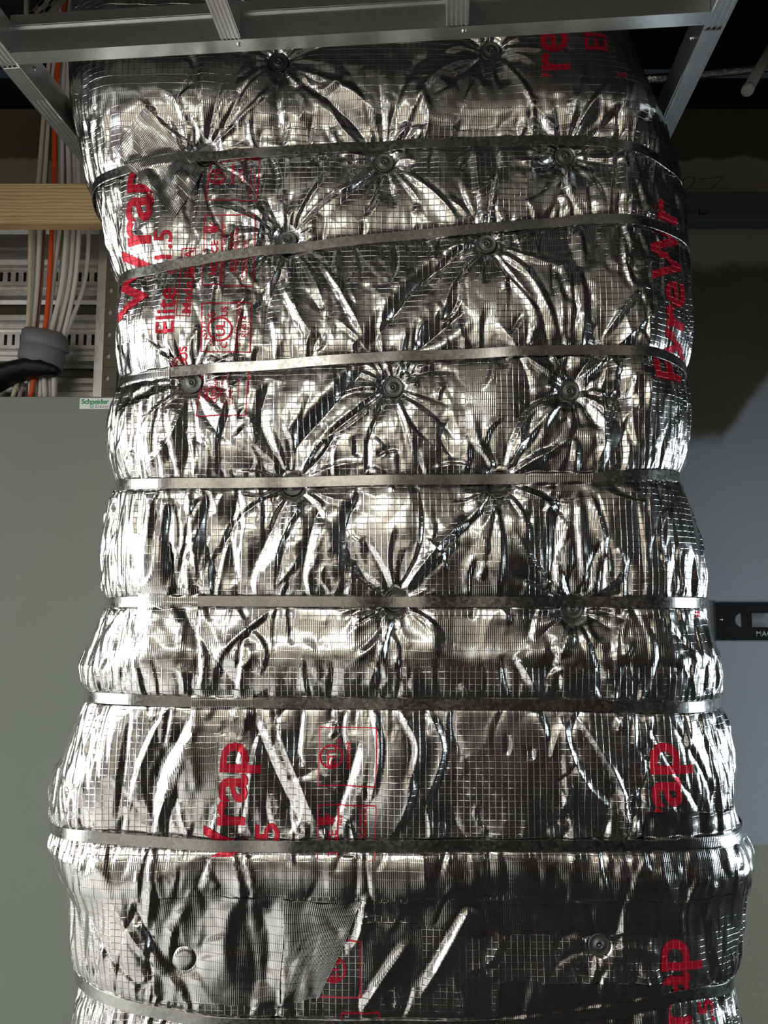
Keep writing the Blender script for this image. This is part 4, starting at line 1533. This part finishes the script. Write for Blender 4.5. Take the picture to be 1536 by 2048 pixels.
for pp in (pts2, pts7):
    base = Vector(pm.location)
    link('figure_stroke', tube_mesh('figure_stroke', [q - base for q in smooth_pts([unproj(x, y, 2.4985) for x, y in pp], 24)], 0.0012, 6), M_PENCIL, pm)

pe = empty('pipe_stub', unproj(1495, 178, 1.9), 'white pipe stub slanting down out of the dark soffit', 'pipe')
A = unproj(1495, 180, 1.9) - pe.location; B = unproj(1575, 40, 2.2) - pe.location
link('pipe', tube_mesh('pipe', [A, A * .7 + B * .3, B], 0.0145, 18), M_PIPE, pe)
d = (B - A).normalized()
link('end_collar', tube_mesh('end_collar', [A - d * .004, A - d * 0.002, A + d * .012, A + d * 0.013], [0.011, 0.0165, 0.0165, 0.014], 18), M_PIPE, pe)
k = NT('rumpled_foil')
k.b.inputs['Metallic'].default_value = 1.0
k.b.inputs['Base Color'].default_value = (0.8, 0.8, 0.8, 1)
k.b.inputs['Roughness'].default_value = 0.2
k.l(k.bump(k.noise(k.mapping(k.coord(), (1, 1, 1)), 45, 4), 0.006), k.b.inputs['Normal'])
fp = link('foil_lagged_pipe', tube_mesh('foil_lagged_pipe', [unproj(1250, 160, 2.3), unproj(1330, 156, 2.3), unproj(1500, 138, 2.3), unproj(1620, 128, 2.3)], 0.014, 14), k.m)
tag(fp, 'foil lagged pipe running level in the dark behind the duct', 'pipe')

# black indicator plate
YP = 2.496
pl_ = empty('indicator_plate', unproj(1432, 1280, YP), 'black indicator plate with an oval slot, screwed to the grey wall', 'plate')
org = Vector(pl_.location)


def loc2(px, py, d=0.0):
    q = unproj(px, py, YP) - org
    return Vector((q.x, d, q.z))


def plate_curve(name, loops, th, mat, parent, y):
    cu = bpy.data.curves.new(name, 'CURVE')
    cu.dimensions = '2D'; cu.fill_mode = 'BOTH'; cu.extrude = th / 2
    for lp in loops:
        s = cu.splines.new('POLY'); s.points.add(len(lp) - 1); s.use_cyclic_u = True
        for i, (x, z) in enumerate(lp): s.points[i].co = (x, z, 0, 1)
    t = bpy.data.objects.new('t', cu); COL.objects.link(t)
    bpy.context.view_layer.update()
    me = bpy.data.meshes.new_from_object(t.evaluated_get(bpy.context.evaluated_depsgraph_get()))
    bpy.data.objects.remove(t); bpy.data.curves.remove(cu)
    o = link(name, me, mat, parent, (0, y, 0))
    o.rotation_euler = (math.pi / 2, 0, 0)
    return o


c0, c1 = loc2(1433, 1280), loc2(1640, 1205)
outer = [(c0.x, c0.z), (c1.x, c0.z), (c1.x, c1.z), (c0.x, c1.z)]
sl0, sl1 = loc2(1469, 1254.5), loc2(1600, 1226)
rr = (sl1.z - sl0.z) / 2; zc = (sl1.z + sl0.z) / 2
ov = [(sl0.x + rr + rr * math.cos(t), zc + rr * math.sin(t)) for t in np.linspace(math.pi / 2, 3 * math.pi / 2, 14)] + [(sl1.x - rr + rr * math.cos(t), zc + rr * math.sin(t)) for t in np.linspace(-math.pi / 2, math.pi / 2, 14)]
plate_curve('plate_face', [outer, ov[::-1]], 0.0025, M_PLATE, pl_, -0.006)
box_obj('slot_back', (sl0.x - .002, -0.004, sl0.z - .002), (sl1.x, -0.003, sl1.z + .002), M_ROLLER, pl_)
p0, p1 = loc2(1482, 1256), loc2(1502, 1224)
box_obj('slider', (p0.x, -0.0046, p0.z), (p1.x, -0.0041, p1.z), M_PLATE, pl_)
r0_, r1_ = loc2(1502, 1240), loc2(1531, 1240)
mid = (r0_ + r1_) / 2
link('roller', tube_mesh('roller', [Vector((mid.x, -0.003, sl0.z)), Vector((mid.x, -0.003, sl1.z))], (r1_.x - r0_.x) / 2, 20, 0.08), M_ROLLER, pl_)
box_obj('rim', (c0.x - .004, -0.0045, c0.z - .003), (c0.x, 0.0035, c1.z + .006), M_DARKSTEEL, pl_)
box_obj('rim', (c0.x, -0.0045, c1.z), (c1.x, 0.0035, c1.z + .003), M_DARKSTEEL, pl_)
box_obj('rim', (c0.x, -0.0045, c0.z - .003), (c1.x, 0.0035, c0.z), M_DARKSTEEL, pl_)
s = link('screw', ME_SCREW, None, pl_, loc2(1440, 1239, -0.0072)); s.rotation_euler = (-math.pi / 2, 0, 0); s.scale = (1.3, 1.3, 1.3)
q = loc2(1509.5, 1272, -0.0075)
t = flat_text('MAC', 0.0235, M_WHITETXT, 'plate_word', pl_, q, 0.018, 1.05)
t['label'] = 'white printed letters'
